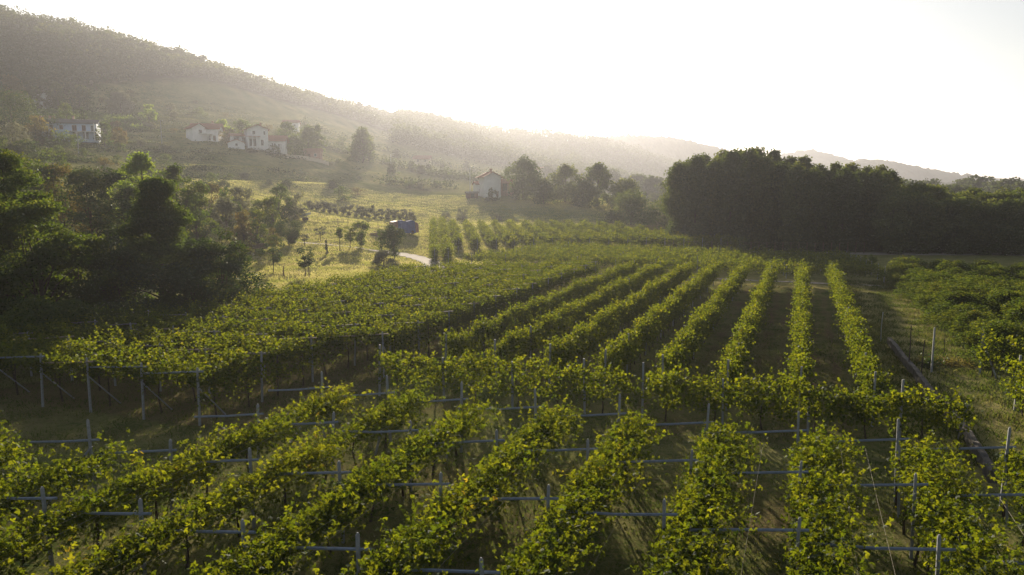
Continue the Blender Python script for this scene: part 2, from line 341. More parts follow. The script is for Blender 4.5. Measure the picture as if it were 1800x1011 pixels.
# ------------------------------------------------------------------ leaves
def leafquads(P, size, rng, up=.5, aspect=1.0, flat=None):
    n = len(P); d = rng.normal(size=(n, 3)); nn = rng.normal(size=(n, 3)); nn[:, 2] = np.abs(nn[:, 2]) + up
    nn /= np.linalg.norm(nn, axis=1)[:, None]; d -= (d * nn).sum(1)[:, None] * nn; d /= np.linalg.norm(d, axis=1)[:, None]
    b = np.cross(nn, d); s = (size * rng.uniform(.65, 1.3, n))[:, None]
    a = d * s; b = b * s * aspect; h = nn * s * .14
    V = np.stack([P - a * .5, P - a * .08 + b * .5 + h, P + a * .5, P - a * .08 - b * .5 + h], 1).reshape(-1, 3)
    return V, np.arange(4 * n, dtype=np.int32).reshape(-1, 4)
def lobedleaf(P, size, rng, up):
    n = len(P); d = rng.normal(size=(n, 3)); d[:, 2] -= .5; nn = rng.normal(size=(n, 3)); nn[:, 2] = np.abs(nn[:, 2]) + up
    nn /= np.linalg.norm(nn, axis=1)[:, None]; d -= (d * nn).sum(1)[:, None] * nn; d /= np.linalg.norm(d, axis=1)[:, None]
    b = np.cross(nn, d); s = (size * rng.uniform(.5, 1.35, n))[:, None]; B = P - d * s * .35; out_ = []
    for an, ln, wd in ((-1.05, .72, .42), (0, 1.0, .5), (1.05, .72, .42)):
        u = d * math.cos(an) + b * math.sin(an); w_ = np.cross(nn, u); h = nn * s * (.10 if an == 0 else -.06)
        out_.append(np.stack([B, B + u * s * ln * .5 + w_ * s * wd * .5 + h, B + u * s * ln + h * .3, B + u * s * ln * .5 - w_ * s * wd * .5 + h], 1))
    V = np.stack(out_, 1).reshape(-1, 3); return V, np.arange(len(V), dtype=np.int32).reshape(-1, 4)
def foliage(name, P, size, rng, mat, parent=None, up=.5, aspect=1.0, var=None, loc=None, lobed=False):
    if lobed:
        V, Qd = lobedleaf(P, size * 1.12, rng, up); v = rng.random(len(P)) * .36 + .02 + (var if var is not None else rng.random(len(P)) * .45)
        return link(name, qmesh(name, V, Qd, var=np.repeat(np.clip(v, 0, 1), 12)), mat, parent, loc)
    V, Qd = leafquads(P, size, rng, up, aspect)
    v = rng.random(len(P)) * .36 + .02 + (var if var is not None else rng.random(len(P)) * .45)
    me = qmesh(name, V, Qd, var=np.repeat(np.clip(v, 0, 1), 4)); return link(name, me, mat, parent, loc)
def shoots(rng, O, D, steps, step, grav, wander, jit=.05, minlen=.35):
    P = O.copy(); D = D / np.linalg.norm(D, axis=1)[:, None]; out_ = []; vv = []
    Ln = rng.uniform(minlen, 1, len(O)) * steps; sv = rng.random(len(O)) * .45
    for k in range(steps):
        m = k < Ln; out_.append(P[m] + rng.normal(size=(m.sum(), 3)) * jit); vv.append(sv[m])
        P = P + D * step; D = D + rng.normal(size=D.shape) * wander; D[:, 2] -= grav; D /= np.linalg.norm(D, axis=1)[:, None]
    return np.vstack(out_), np.concatenate(vv)
RG = np.random.default_rng(7)

# ------------------------------------------------------------------ vine rows of the open pergola in the foreground
ordn = ['first','second','third','fourth','fifth','sixth','seventh','eighth','ninth','tenth','eleventh','twelfth','thirteenth','fourteenth','fifteenth','sixteenth','seventeenth','eighteenth','nineteenth','twentieth']
def post_bm(x, y, h, s=.095, lean=0): 
    m = MB(); z = gz(x, y); m.box((0, 0, h / 2 - .1), (s, s, h + .2), 0, .88)
    return m
def add_post(parent, x, y, h, s=.08, mat='concrete', ox=(0, 0), bev=True):
    m = MB(); m.box((0, 0, h / 2 - .1), (s, s, h + .2), RG.uniform(-.1, .1), .86); m.box((0, 0, h + .02), (s * .72, s * .72, .05), 0, .6)
    for k in range(4): m.box((0, -s * .44, h - .15 - k * .16), (s * .3, s * .12, .04))
    o = m.build('post', M[mat], parent, (x - ox[0], y - ox[1], gz(x, y)))
    o.rotation_euler = (RG.uniform(-.045, .045), RG.uniform(-.04, .04), 0); return o
def add_brace(parent, x, y, dx, dy, h, ox):
    m = MB(); m.tube([(dx, dy, -.15), (0, 0, h)], .045, 4); return m.build('brace', M['concrete'], parent, (x - ox[0], y - ox[1], gz(x, y)))
def trunk(parent, x, y, h, ox, r=.03, lean=.12):
    m = MB(); a, b = RG.uniform(-lean, lean, 2); m.tube([(0, 0, -.1), (a, b, h * .35), (a * .4, b * .5, h * .7), (a, b * .3, h)], [r * 1.5, r, r * .85, r * .7], 5)
    m.tube([(a, b * .3, h), (a + .2, b * .3 + .35, h + .12)], [r * .6, r * .3], 4); m.tube([(a, b * .3, h), (a + .25, b * .3 - .35, h + .15)], [r * .6, r * .3], 4)
    return m.build('trunk', M['bark'], parent, (x - ox[0], y - ox[1], gz(x, y)))
def arm_vine(rng, dens=1.0, reach=2.0, size=.125, L_=2.0):
    """a vine whose canes lean out over the arms towards +x and spill back down at its trunk"""
    n = int(88 * dens * L_ / 2); O = np.c_[rng.uniform(-.15, .45, n), rng.uniform(-L_ / 2, L_ / 2, n), rng.uniform(1.3, 1.75, n)]
    D = np.c_[rng.normal(1.0, .35, n), rng.normal(0, .55, n), rng.normal(.24, .16, n)]
    A, va = shoots(rng, O, D, int(reach / .075), .08, .012, .13, .06)
    n = int(34 * dens); O = np.c_[rng.uniform(.1, 1.7, n), rng.uniform(-L_ / 2, L_ / 2, n), rng.uniform(1.65, 1.9, n)]
    D = np.c_[rng.normal(.2, .6, n), rng.normal(0, .7, n), rng.uniform(.0, .6, n)]
    B, vb = shoots(rng, O, D, 12, .075, .05, .16, .05)
    n = int(26 * dens); O = np.c_[rng.uniform(-.15, .3, n), rng.uniform(-L_ / 2, L_ / 2, n), rng.uniform(1.2, 1.6, n)]
    D = np.c_[rng.normal(0, .35, n), rng.normal(0, .35, n), rng.uniform(-1, -.2, n)]
    C_, vc = shoots(rng, O, D, 9, .075, .03, .15, .08)
    n = 3 if rng.random() < .75 else 6; O = np.c_[rng.uniform(-.1, 1.2, n), rng.uniform(-L_ / 2, L_ / 2, n), rng.uniform(1.7, 1.95, n)]
    D = np.c_[rng.normal(.1, .35, n), rng.normal(0, .3, n), rng.uniform(.9, 1.5, n)]
    E_, ve = shoots(rng, O, D, 13, .07, .03, .1, .03)
    return np.vstack([A, B, C_, E_]), np.concatenate([va, vb + .1, vc, ve + .15])
def wires(parent, xs, y0, y1, z, ox, name='wire', r=.004):
    m = MB()
    for x, zz in zip(xs, z):
        ys = np.arange(y0, y1 + .1, 4.0)
        m.tube([(x - ox[0], yy - ox[1], gz(ox[0], yy) + zz + (-.03 if i % 2 else 0)) for i, yy in enumerate(ys)], r, 3)
    return m.build(name, M['wire'], parent)
for k in range(-3, 10):
    xk = .2 - 3.0 * k; yend = 25.3 - .22 * k
    if k == 7: yend = 25.3 - 1.54 - 7.8
    if k == 8: yend = 14.2
    if k == 9: yend = 11.5
    if k == -2: yend = 26.0
    if k == -3: yend = 24.5
    ystart = {-3: 17, -2: 14.5, -1: 12, 0: 10.5, 1: 9.5, 2: 8.5, 3: 8, 4: 7.5, 5: 7.5, 6: 7, 7: 7, 8: 7, 9: 7}[k]
    i = k + 3
    lab = {0: 'rightmost foreground pergola vine row, cut by the right edge of the photo'}.get(i, 'foreground pergola vine row on concrete posts with blue-grey arms, %s from the right' % ordn[i])
    root = empty('vine_row', (xk, yend, 0), 0, lab, 'vine row', 'open pergola vine rows in the foreground'); ox = (xk, yend)
    # posts and arms
    js = 0; yy = yend
    while yy > ystart - 3:
        hp = 2.75 if js == 0 else 2.42
        add_post(root, xk, yy, hp, ox=ox)
        g = gz(xk, yy); m = MB()
        m.tube([(-2.85, .06 + RG.uniform(-.12, .12), 1.62 + RG.uniform(-.06, .06)), (-1.3, .07, 1.86), (.28, .06, 2.13)] if k < 9 else [(-1.2, .06, 1.9), (.28, .06, 2.13)], .038, 6)
        m.build('crossbar', M['bar'], root, (0, yy - ox[1], g))
        if js == 0: add_brace(root, xk, yy, RG.uniform(-.15, .15) - (.9 if k in (7, 6) else 0), -1.3, 1.9, ox)
        yy -= 3.9; js += 1
    wires(root, [xk + .6, xk + 1.25, xk + 1.95], ystart - 2, yend - .1, [1.78, 1.9, 2.02], ox)
    # vines
    yv = yend - (.4 if k != 8 else 0); vi = 0
    while yv > ystart - 2:
        rr = np.random.default_rng(1000 + k * 50 + vi)
        miss = (k, vi) in ((6, 1), (5, 2), (7, 0), (4, 0)) 
        dens = rr.uniform(.75, 1.2) * (.45 if miss else 1) * (.8 if k >= 5 else 1)
        P, v = arm_vine(rr, dens * 1.6, rr.uniform(1.15, 2.0), .1)
        v = v + (.14 if rr.random() < .06 else -.03) 
        g = gz(xk, yv)
        vo = foliage('vine', P, .092, rr, M['vine'], root, .2, 1.0, v, (0, yv - ox[1], g), lobed=True)
        tr = trunk(vo, 0, 0, 1.55, (0, 0), .032); tr.location = (0, 0, 0)
        yv -= 2.0; vi += 1
# the cross hedge of vines behind the foreground rows
p0 = np.array([-18.9, 30.0]); p1 = np.array([6.3, 32.2])
def hedge_vine(rng, L_, h0=.75, h1=2.15, wd=.28, dens=1.0, size=.13, step=.085):
    n = int(50 * L_ * dens); O = np.c_[rng.normal(0, wd * .6, n), rng.uniform(-L_ / 2, L_ / 2, n), rng.uniform(h0, h1 - .3, n)]
    D = np.c_[rng.normal(0, .15 + wd, n), rng.normal(0, .35, n), rng.uniform(.1, 1, n)]
    A, va = shoots(rng, O, D, 11, step, .03, .14, .07)
    n = int(13 * L_ * dens); O = np.c_[rng.normal(0, wd * .8, n), rng.uniform(-L_ / 2, L_ / 2, n), rng.uniform(h1 - .5, h1, n)]
    D = np.c_[rng.normal(0, .25 + 1.5 * wd, n), rng.normal(0, .5, n), rng.uniform(.1, 1.2, n)]
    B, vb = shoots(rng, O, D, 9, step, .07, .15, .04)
    return np.vstack([A, B]), np.concatenate([va, vb + .12])
def hedge_row(name, a, b, label, group, h=2.15, h0=.75, wd=.28, dens=1.0, size=.13, mat='vine_mid', post_sp=4.0, vine_sp=None, ph=2.35, endposts=True, postmat='concrete', step=.085, ps=.09, ntr=12, fname='foliage', chunk=None):
    a = np.array(a, float); b = np.array(b, float); Ln = np.linalg.norm(b - a); u = (b - a) / Ln; ang = math.atan2(u[1], u[0]) - math.pi / 2
    root = empty(name, (a[0], a[1], 0), ang, label, 'vine row', group)
    rr = np.random.default_rng(int(abs(a[0] * 37 + a[1] * 91)) + 3)
    P, v = hedge_vine(rr, Ln, h0, h, wd, dens, size, step); P[:, 1] += Ln / 2
    P[:, 2] = (P[:, 2] - .75) * (1 + .09 * np.sin(P[:, 1] * 1.3 + a[0]) + .08 * np.sin(P[:, 1] * .47 + a[1])) + .75
    P[:, 0] *= 1 + .25 * np.sin(P[:, 1] * 1.9 + a[0] * 2)
    ys = np.linspace(0, Ln, max(3, int(Ln / 4))); gzs = ground(a[0] + u[0] * ys, a[1] + u[1] * ys)
    P[:, 2] += np.interp(P[:, 1], ys, gzs)
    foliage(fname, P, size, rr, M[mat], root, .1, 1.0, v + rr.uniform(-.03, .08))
    n = int(Ln / post_sp)
    for i in range(n + 1):
        yy = min(i * post_sp, Ln); wx, wy = a + u * yy
        ph_ = ph if i in (0, n) else h + .1
        o = MB().box((0, 0, ph_ / 2 - .1), (ps, ps, ph_ + .2), 0, .88).build('post', M[postmat], root, (0, yy, gz(wx, wy))); o.rotation_euler = (rr.uniform(-.03, .03), rr.uniform(-.03, .03), 0)
    if vine_sp:
        tm = MB(); tm.tube([(0, 0, -.1), (.04, .05, .4), (0, 0, 1.0)], [.045, .032, .026], 5); tme = tm.mesh('trunk')
        for i in range(min(int(Ln / vine_sp), ntr)):
            yy = (i + .5) * vine_sp; wx, wy = a + u * yy
            o = link('trunk', tme, M['bark'], root, (rr.uniform(-.05, .05), yy, gz(wx, wy))); o.rotation_euler = (rr.uniform(-.1, .1), 0, rr.uniform(0, 6))
    m = MB()
    for z in (.9, 1.6, h - .25): m.tube([(0, yy, g + z) for yy, g in zip(ys, gzs)], .004, 3)
    m.build('wire', M['wire'], root)
    return root
hr = hedge_row('vine_row', p0, p0 + (p1 - p0) * .49, 'bushy vine hedge running across behind the foreground rows, left half', 'vine hedges running across', 2.1, .6, .34, 1.0, .13, 'vine', 3.4, 2.0, 2.55)
hr = hedge_row('vine_row', p0 + (p1 - p0) * .505, p1, 'dark vine hedge running across behind the foreground rows, right half up to the braced post', 'vine hedges running across', 2.0, .55, .4, 1.2, .13, 'vine', 3.4, 2.0, 2.55)
add_brace(hr, 0, 0, -1.0, 0, 1.7, (0, 0)).location = (0, float(np.linalg.norm(p1 - p0) * .495), gz(*p1))
# the nine long trellised rows
XS = [3.15, .2, -2.85, -5.75, -8.65, -11.5, -14.4, -17.4]
YE = [85.0, 84.0, 83.5, 83.0, 82.5, 81.0, 80.5, 79.5]
for i, (x, ye) in enumerate(zip(XS, YE)):
    hedge_row('vine_row', (x, 33.6 + .08 * i), (x * .98, ye), 'long upright trellised vine row in the centre block, %s from the right' % ordn[i] if i else 'rightmost long trellised vine row, beside the open grass lane',
              'long trellised vine rows', 2.12, .6, .14, 1.6, .115, 'vine_mid', 5.0, 1.3, 2.4, ntr=20)
# ------------------------------------------------------------------ closed pergola block on the left
pergX = [-20.6, -23.6, -26.6, -29.6, -32.6, -35.6, -38.6]; pergY = [33.2, 23.2, 23.0, 22.8, 22.7, 22.6, 22.5]
for i, (x, y0) in enumerate(zip(pergX, pergY)):
    ye = float(np.interp(x, [-38.6, -37, -35, -29, -18], [36, 65, 68, 72.5, 78]))
    root = empty('vine_row', (x, y0, 0), 0, 'closed pergola vine row forming a leafy roof, %s from the long trellised rows' % ordn[i], 'vine row', 'pergola vine rows forming a leafy roof'); ox = (x, y0)
    rr = np.random.default_rng(500 + i); Ln = ye - y0
    nb_ = int(Ln / 2)
    Ps = []; Vs = []
    for j in range(nb_ + 1):
        yc = j * 2.0 + 1
        if yc > Ln: break
        A, va = arm_vine(rr, .75, 1.2, .13); A = A.copy(); A[:, 0] = -A[:, 0] * 1.1 + .15; A[:, 1] += yc; A[:, 2] += .3
        n = int(75 * rr.uniform(.6, 1.3)); O = np.c_[rr.uniform(-2.35, .1, n), rr.uniform(-1, 1, n) + yc, rr.uniform(2.1, 2.4, n)]; D = np.c_[rr.normal(0, 1, n), rr.normal(0, 1, n), rr.uniform(0, .7, n)]
        B, vb = shoots(rr, O, D, 9, .085, .05, .15, .05)
        n = rr.integers(5, 16); O = np.c_[rr.uniform(-2.2, .1, n), rr.uniform(-1, 1, n) + yc, rr.uniform(2.2, 2.4, n)]; D = np.c_[rr.normal(0, .3, n), rr.normal(0, .3, n), rr.uniform(.8, 1.4, n)]
        B2, vb2 = shoots(rr, O, D, 8, .075, .03, .1, .04)
        B = np.vstack([A, B, B2]); vb = np.concatenate([va, vb, vb2 + .15])
        gap = np.abs(((B[:, 1] + 1.95) % 3.9) - 1.95 + .35 * np.sin(B[:, 0] * 2 + j)) < .5; hol = lumps(B[:, 0] + x, B[:, 1] + y0, 2.6, 41) > .62
        gap &= B[:, 1] > .9; hol &= B[:, 1] > 1.5
        keep = (~gap & ~hol) | (rr.random(len(B)) < .15) | (B[:, 2] < 1.9); B = B[keep]; vb = vb[keep]
        B[:, 2] += .16 * lumps(B[:, 0] + x, B[:, 1] + y0, 3.5, 42)
        Ps += [B]; Vs += [vb]
        if j == 0:
            n = 90; O = np.c_[rr.uniform(-2.8, .2, n), rr.normal(.15, .12, n), rr.uniform(1.9, 2.4, n)]; D = np.c_[rr.normal(0, .7, n), rr.normal(-.2, .4, n), rr.uniform(-.9, .5, n)]
            B, vb = shoots(rr, O, D, 7, .08, .05, .15, .05); Ps += [B]; Vs += [vb]
    if i == 0 or i == 1:      # leaves hanging as a wall on the open side
        n = int(Ln * 20) if i == 0 else int(10.5 * 24); O = np.c_[rr.normal(.05, .15, n), rr.uniform(0, Ln if i == 0 else 10.5, n), rr.uniform(1.0, 2.1, n)]
        D = np.c_[rr.normal(.1, .3, n), rr.normal(0, .3, n), rr.uniform(-1, .5, n)]
        A, va = shoots(rr, O, D, 9, .085, .03, .15, .07); A[:, 2] = np.maximum(A[:, 2], .45); Ps.append(A); Vs.append(va)
    P = np.vstack(Ps); v = np.concatenate(Vs)
    foliage('foliage', P, .125, rr, M['vine_mid'], root, .35, 1.0, v + .05 * np.sin(P[:, 1] * .4))
    yy = 0; c = 0
    while yy < Ln + .1:
        add_post(root, x, y0 + yy, 2.42 if c else 2.5, ox=ox)
        m = MB(); m.tube([(-3.15, .05, 2.03 + RG.uniform(-.04, .04)), (.3, .05, 2.38 + RG.uniform(-.04, .05))], .042, 5)
        m.build('crossbar', M['timber'] if (i + c) % 3 == 0 else (M['bar'] if c == 0 else M['old_bar']), root, (0, yy, 0))
        if c == 0: add_brace(root, x, y0, .0, 1.7, 1.7, ox)
        yy += 3.9; c += 1
    for j in range(10): trunk(root, x, y0 + 1 + j * 2.0, 2.0, ox, .035)
# ------------------------------------------------------------------ far vineyard blocks
for i in range(8):
    y = 88.6 + 3.0 * i
    hedge_row('vine_row', (8.5 - .4 * i, y), (-42.5 + .5 * i, y + 1), 'low far vine row running left to right, %s beyond the grass headland' % ordn[i], 'far vine rows running left to right',
              1.6, .5, .16, .55, .16, 'vine_mid', 5.0, None, 1.85, step=.09)
sd = np.array([-math.sin(SUN_AZ), math.cos(SUN_AZ)])
for i in range(16):
    px = 806 + i * 33
    s = at(px, 118.5)[:2]; Ln = [38, 38, 38, 38, 38, 38, 38, 38, 37, 36, 34, 31, 27, 22, 17, 12][i]
    hedge_row('vine_row', s, s + sd * Ln, 'far slanting vine row in the block before the meadow, %s from the left' % ordn[i], 'far slanting vine rows', 2.15, .55, .3, .6, .2, 'vine_mid', 3.6, None, 2.45, step=.11, ps=.07)
a = at(764, 100)[:2]; hedge_row('vine_row', a, a + sd * 54, 'lone narrow vine row left of the far slanting rows', None, 2.1, .3, .18, .7, .16, 'vine_mid', 6, None, 2.2, step=.11)
a = at(788, 100)[:2]; hedge_row('vine_row', a, a + sd * 56, 'tall dark narrow vine row beginning at the corner of the far block', None, 2.3, .2, .24, .9, .16, 'vine_mid', 6, None, 2.3, step=.11)
# vine rows at the right edge
hr = hedge_row('vine_row', (9.35, 45.6), (11.2, 44.3), 'short dark vine row behind the right-hand orchard post', None, 2.2, .6, .35, 1.2, .14, 'vine', 3, 1.2, 2.55)
add_brace(hr, 0, 0, 0.0, .9, 2.0, (0, 0)).location = (0, 0, gz(9.35, 45.6))
hedge_row('vine_row', (9.4, 38.6), (10.6, 27.5), 'bright yellow-green vine row at the right edge of the photo', None, 2.3, .6, .45, 1.3, .14, 'vine', 3.4, 2.0, 2.6)
# right-hand stakes, posts
def lone_post(x, y, h, label, cat='post', mat='concrete', s=.09, r=None):
    o = MB()
    if r: o.tube([(0, 0, -.2), (RG.uniform(-.04, .04), 0, h * .5), (RG.uniform(-.06, .06), 0, h)], r, 5)
    else:
        o.box((0, 0, h / 2 - .1), (s, s, h + .2), .1, .85); o.box((0, 0, h + .02), (s * .7, s * .7, .05), .1, .6)
        for k in range(3): o.box((0, -s * .44, h - .15 - k * .2), (s * .3, s * .12, .04))
    ob = o.build('post' if not r else 'stake', M[mat], None, (x, y, gz(x, y))); return tag(ob, label, cat)
lone_post(7.0, 45.3, 2.5, 'tall grey concrete post standing alone on the grass beside the low wall')
lone_post(5.9, 45.6, 2.5, 'thin dark iron stake at the low wall, the taller of the near pair', 'stake', 'iron', r=.028)
lone_post(6.2, 43.0, 2.2, 'thin dark iron stake at the low wall, the shorter of the near pair', 'stake', 'iron', r=.028)
lone_post(5.2, 53.6, 2.0, 'thin grey stake at the far end of the low wall', 'stake', 'metal', r=.03)
lone_post(8.0, 48.2, 1.5, 'thin rusty stake between the concrete post and the orchard trees', 'stake', 'iron', r=.02)
# low stone retaining wall
WP = np.array([(5.65, 53.3), (5.95, 45.6), (6.25, 38.6), (6.6, 33.5), (6.5, 28.5)]); V = []; F = []; rr = np.random.default_rng(5)
ysw = np.arange(28.5, 53.3, .22)[::-1]; xsw = np.interp(ysw, WP[::-1, 1], WP[::-1, 0])
prof = [(-.14, -.2), (-.13, .42), (-.11, .46), (.1, .47), (.12, .43), (.13, -.2)]
for x, y in zip(xsw, ysw):
    for a, b in prof: V.append((x + a + rr.normal() * .014, y + rr.normal() * .02, gz(x, y) + b * (.95 + .06 * math.sin(y * .9)) + rr.normal() * .016 * (b > 0)))
for i in range(len(xsw) - 1):
    for k in range(5): F.append((i * 6 + k, i * 6 + k + 1, (i + 1) * 6 + k + 1, (i + 1) * 6 + k))
F.append(tuple(range(6))); F.append(tuple(range(len(V) - 6, len(V)))[::-1])
tag(MB().add(V, F).build('stone_wall', M['kerb']), 'low dark stone wall running along the grass lane on the right', 'wall')
# heap of prunings
P = np.array([7.9, 47.6, .15]) + rr.normal(size=(900, 3)) * [.9, .35, .13]; P[:, 2] = np.abs(P[:, 2])
tag(foliage('brush_pile', P, .16, rr, M['brown'], None, .2, .35), 'low pile of reddish prunings on the grass near the orchard', 'brush pile')
P = np.array([7.1, 46.5, .3]) + rr.normal(size=(500, 3)) * [.28, .28, .22]; P[:, 2] = np.abs(P[:, 2])
tag(foliage('bush', P, .1, rr, M['yew'], None, .2), 'small dark bush beside the concrete post', 'bush')

# ------------------------------------------------------------------ trees
def env(kind, u):
    if kind == 'round': return math.sqrt(max(0, 1 - (2 * u - 1) ** 2)) ** .8
    if kind == 'tall': return (1 - abs(2 * u - .9) ** 2.6) ** .5 if abs(2 * u - .9) < 1 else .15
    if kind == 'cone': return max(.04, (1 - u) ** 1.25) * (1 if u > .08 else .75)
    if kind == 'dome': return math.sqrt(max(0, 1 - (u * .98) ** 2.2))
    if kind == 'fan': return .25 + .75 * min(1, u * 1.5) if u < .8 else .25 + .75 * math.sqrt(max(0, 1 - ((u - .8) / .2) ** 2))
    if kind == 'spire': return max(.05, .85 * math.sin(min(1, u * 1.15 + .15) * 2.9)) 
    return 1
def tree_parts(seed, H, W, th, kind='round', ncl=60, nl=120, ls=.22, cr=None, tr=None, flat=.75, up=.3, aspect=.8, trunks=1, base_lean=.04):
    rng = np.random.default_rng(seed); cr = cr or W * .13; tr = tr or H * .018
    C_ = []
    for i in range(ncl):
        u = rng.uniform(0, 1); r = env(kind, u) * W / 2; rad_ = r * math.sqrt(rng.uniform(.12, 1)); a = rng.uniform(0, 6.283)
        C_.append((math.cos(a) * rad_, math.sin(a) * rad_, th + u * (H - th) * .96))
    C_ = np.array(C_); C_[:, :2] *= 1 + .12 * np.sin(C_[:, 2:3] * 1.3 + seed); sz = cr * rng.uniform(.55, 1.35, ncl)
    n = (nl * (sz / cr) ** 2).astype(int) + 3; ids = np.repeat(np.arange(ncl), n)
    D = rng.normal(size=(len(ids), 3)); D /= np.linalg.norm(D, axis=1)[:, None]; rr_ = rng.uniform(.25, 1, len(ids)) ** .5 * rng.choice([1, 1, 1, 1.35], len(ids))
    P = C_[ids] + D * (sz[ids] * rr_)[:, None] * [1, 1, flat]; P[:, 2] = np.maximum(P[:, 2], .05)
    cv = rng.random(ncl) * .4
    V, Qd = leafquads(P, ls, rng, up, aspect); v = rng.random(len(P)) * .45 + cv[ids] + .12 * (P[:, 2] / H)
    cm = qmesh('crown', V, Qd, var=np.repeat(np.clip(v, 0, 1), 4))
    m = MB()
    for q in range(trunks):
        ox, oy = (0, 0) if trunks == 1 else rng.normal(size=2) * W * .03
        top = th + (H - th) * .72; lx, ly = rng.normal(size=2) * H * base_lean
        ax = [(ox, oy, -.3), (ox + lx * .3, oy + ly * .3, th * .6), (ox + lx, oy + ly, th + (H - th) * .3), (ox * .5 + lx * .5, oy + ly * .6, top)]
        m.tube(ax, [tr * 1.35, tr, tr * .65, tr * .2], 7)
        for i in rng.permutation(ncl)[:12]:
            c = C_[i]; f_ = rng.uniform(.15, .7); s_ = np.array([ox + lx * .7, oy + ly * .7, th * .75 + (c[2] - th * .75) * f_ * .8]); mid = (s_ + c) / 2 + rng.normal(size=3) * W * .03
            m.tube([s_, mid, c], [tr * .5, tr * .3, tr * .12], 4)
    return cm, m.mesh('trunk', True)
def plant_tree(name, x, y, parts, mat, label, cat='tree', group=None, rz=0, sc=(1, 1, 1), z=None):
    root = empty(name, (x, y, gz(x, y) if z is None else z), rz, label, cat, group); root.scale = sc
    link('crown', parts[0], M[mat], root); link('trunk', parts[1], M['bark'], root); return root
def copy_tree(o, loc, rz, sc, label=None, group=None):
    r = o.copy(); COL.objects.link(r); r.location = loc; r.rotation_euler = (0, 0, rz); r.scale = sc
    if label: r['label'] = label
    if group: r['group'] = group
    for ch in o.children:
        c = ch.copy(); COL.objects.link(c); c.parent = r
    return r
def ptree(name, px, top, t, wpx, kind, mat, label, th=.15, cat='tree', group=None, seed=None, ls=None, dens=1.0, z0=None, trunks=1, **kw):
    """a tree whose crown top shows at image row top and whose width is wpx, standing at distance t"""
    g = at(px, t); H = unp(px, top, t=t)[2] - g[2]; W = wpx / FPX * t
    ls = ls or max(.12, t * .0035); area = W * H * dens
    ncl = int(np.clip(area * 1.3, 24, 130)); tot = area * (12 if t < 70 else 8) / (ls * ls); nl = int(np.clip(tot / ncl, 20, 1600))
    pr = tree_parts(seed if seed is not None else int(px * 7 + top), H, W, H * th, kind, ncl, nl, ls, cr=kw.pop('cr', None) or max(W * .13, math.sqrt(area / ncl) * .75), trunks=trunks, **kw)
    return plant_tree(name, g[0], g[1], pr, mat, label, cat, group)
PT = ptree
# left foreground mass
PT('tree', 10, 262, 50, 170, 'tall', 'tree', 'tall dark spreading tree at the far left edge, highest of the left foreground group', .1, seed=1, ls=.2, dens=1.0, flat=.42, cr=1.0)
PT('tree', 70, 350, 47, 150, 'round', 'tree', 'broad green tree below the tall one at the left edge', .08, seed=2, ls=.19, flat=.5, cr=.85)
PT('tree', 140, 415, 50, 150, 'round', 'tree', 'rounded green tree between the left-edge trees and the pointed dark tree', .06, seed=3, ls=.19, flat=.55, cr=.8)
PT('tree', 282, 306, 56, 330, 'cone', 'tree', 'big dark pointed tree with spreading boughs left of the sunny meadow', .06, seed=4, ls=.19, dens=1.1, flat=.4, cr=.95)
PT('tree', 385, 408, 55, 150, 'dome', 'yew', 'dark rounded tree at the right end of the left foreground group', .03, seed=5, ls=.19, dens=1.1, flat=.6, cr=.85)
PT('tree', 215, 440, 51, 140, 'dome', 'yew', 'dark bushy tree in front of the pointed tree', .03, seed=6, ls=.19, flat=.6, cr=.8)
PT('tree', 330, 455, 52, 130, 'dome', 'yew', 'low dark tree under the right boughs of the pointed tree', .03, seed=66, ls=.19, flat=.6, cr=.8)
PT('tree', -60, 330, 45, 170, 'round', 'tree', 'dark tree cut by the left edge of the photo', .08, seed=7, ls=.2, cr=.85)
# clipped-looking hedge along the pergola
def hedge(a, b, h, wd, mat, label, seed, ls=.16, dens=260, z0=.1, name='hedge', cat='hedge'):
    rng = np.random.default_rng(seed); a = np.array(a[:2]); b = np.array(b[:2]); Ln = np.linalg.norm(b - a); n = int(Ln * dens); u = rng.random(n); c = a[None] + (b - a)[None] * u[:, None]
    nrm = np.array([-(b - a)[1], (b - a)[0]]) / Ln; hh = h * (1 + .12 * np.sin(u * Ln * .9) + .08 * np.sin(u * Ln * 2.3 + 1)); z = z0 + rng.random(n) ** .8 * hh
    xy = c + nrm[None] * (rng.normal(size=n) * wd * (1 - .5 * (z / hh) ** 2))[:, None]; P = np.c_[xy, z + ground(xy[:, 0], xy[:, 1])]
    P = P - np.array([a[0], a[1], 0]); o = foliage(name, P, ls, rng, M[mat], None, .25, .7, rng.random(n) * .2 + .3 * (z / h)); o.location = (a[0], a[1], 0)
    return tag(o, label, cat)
hedge((-40.6, 20), (-41.2, 33), 3.3, .7, 'tree', 'dense dark green hedge bordering the pergola roof at the left', 21, .15, 900)
hedge((-41.2, 33.3), (-40.5, 42), 2.5, .8, 'yew', 'ragged dark hedge bordering the pergola roof below the pointed tree', 22, .15, 700)
hedge((-40.3, 42.3), (-39.6, 47), 1.1, .7, 'olive', 'low pale scrub at the corner of the pergola roof', 23, .15, 300)
hedge((-39.5, 47.5), (-39, 63), .55, .5, 'drygrass', 'strip of tall dry grass along the pergola edge', 24, .18, 160, name='dry_grass_strip', cat='grass strip')
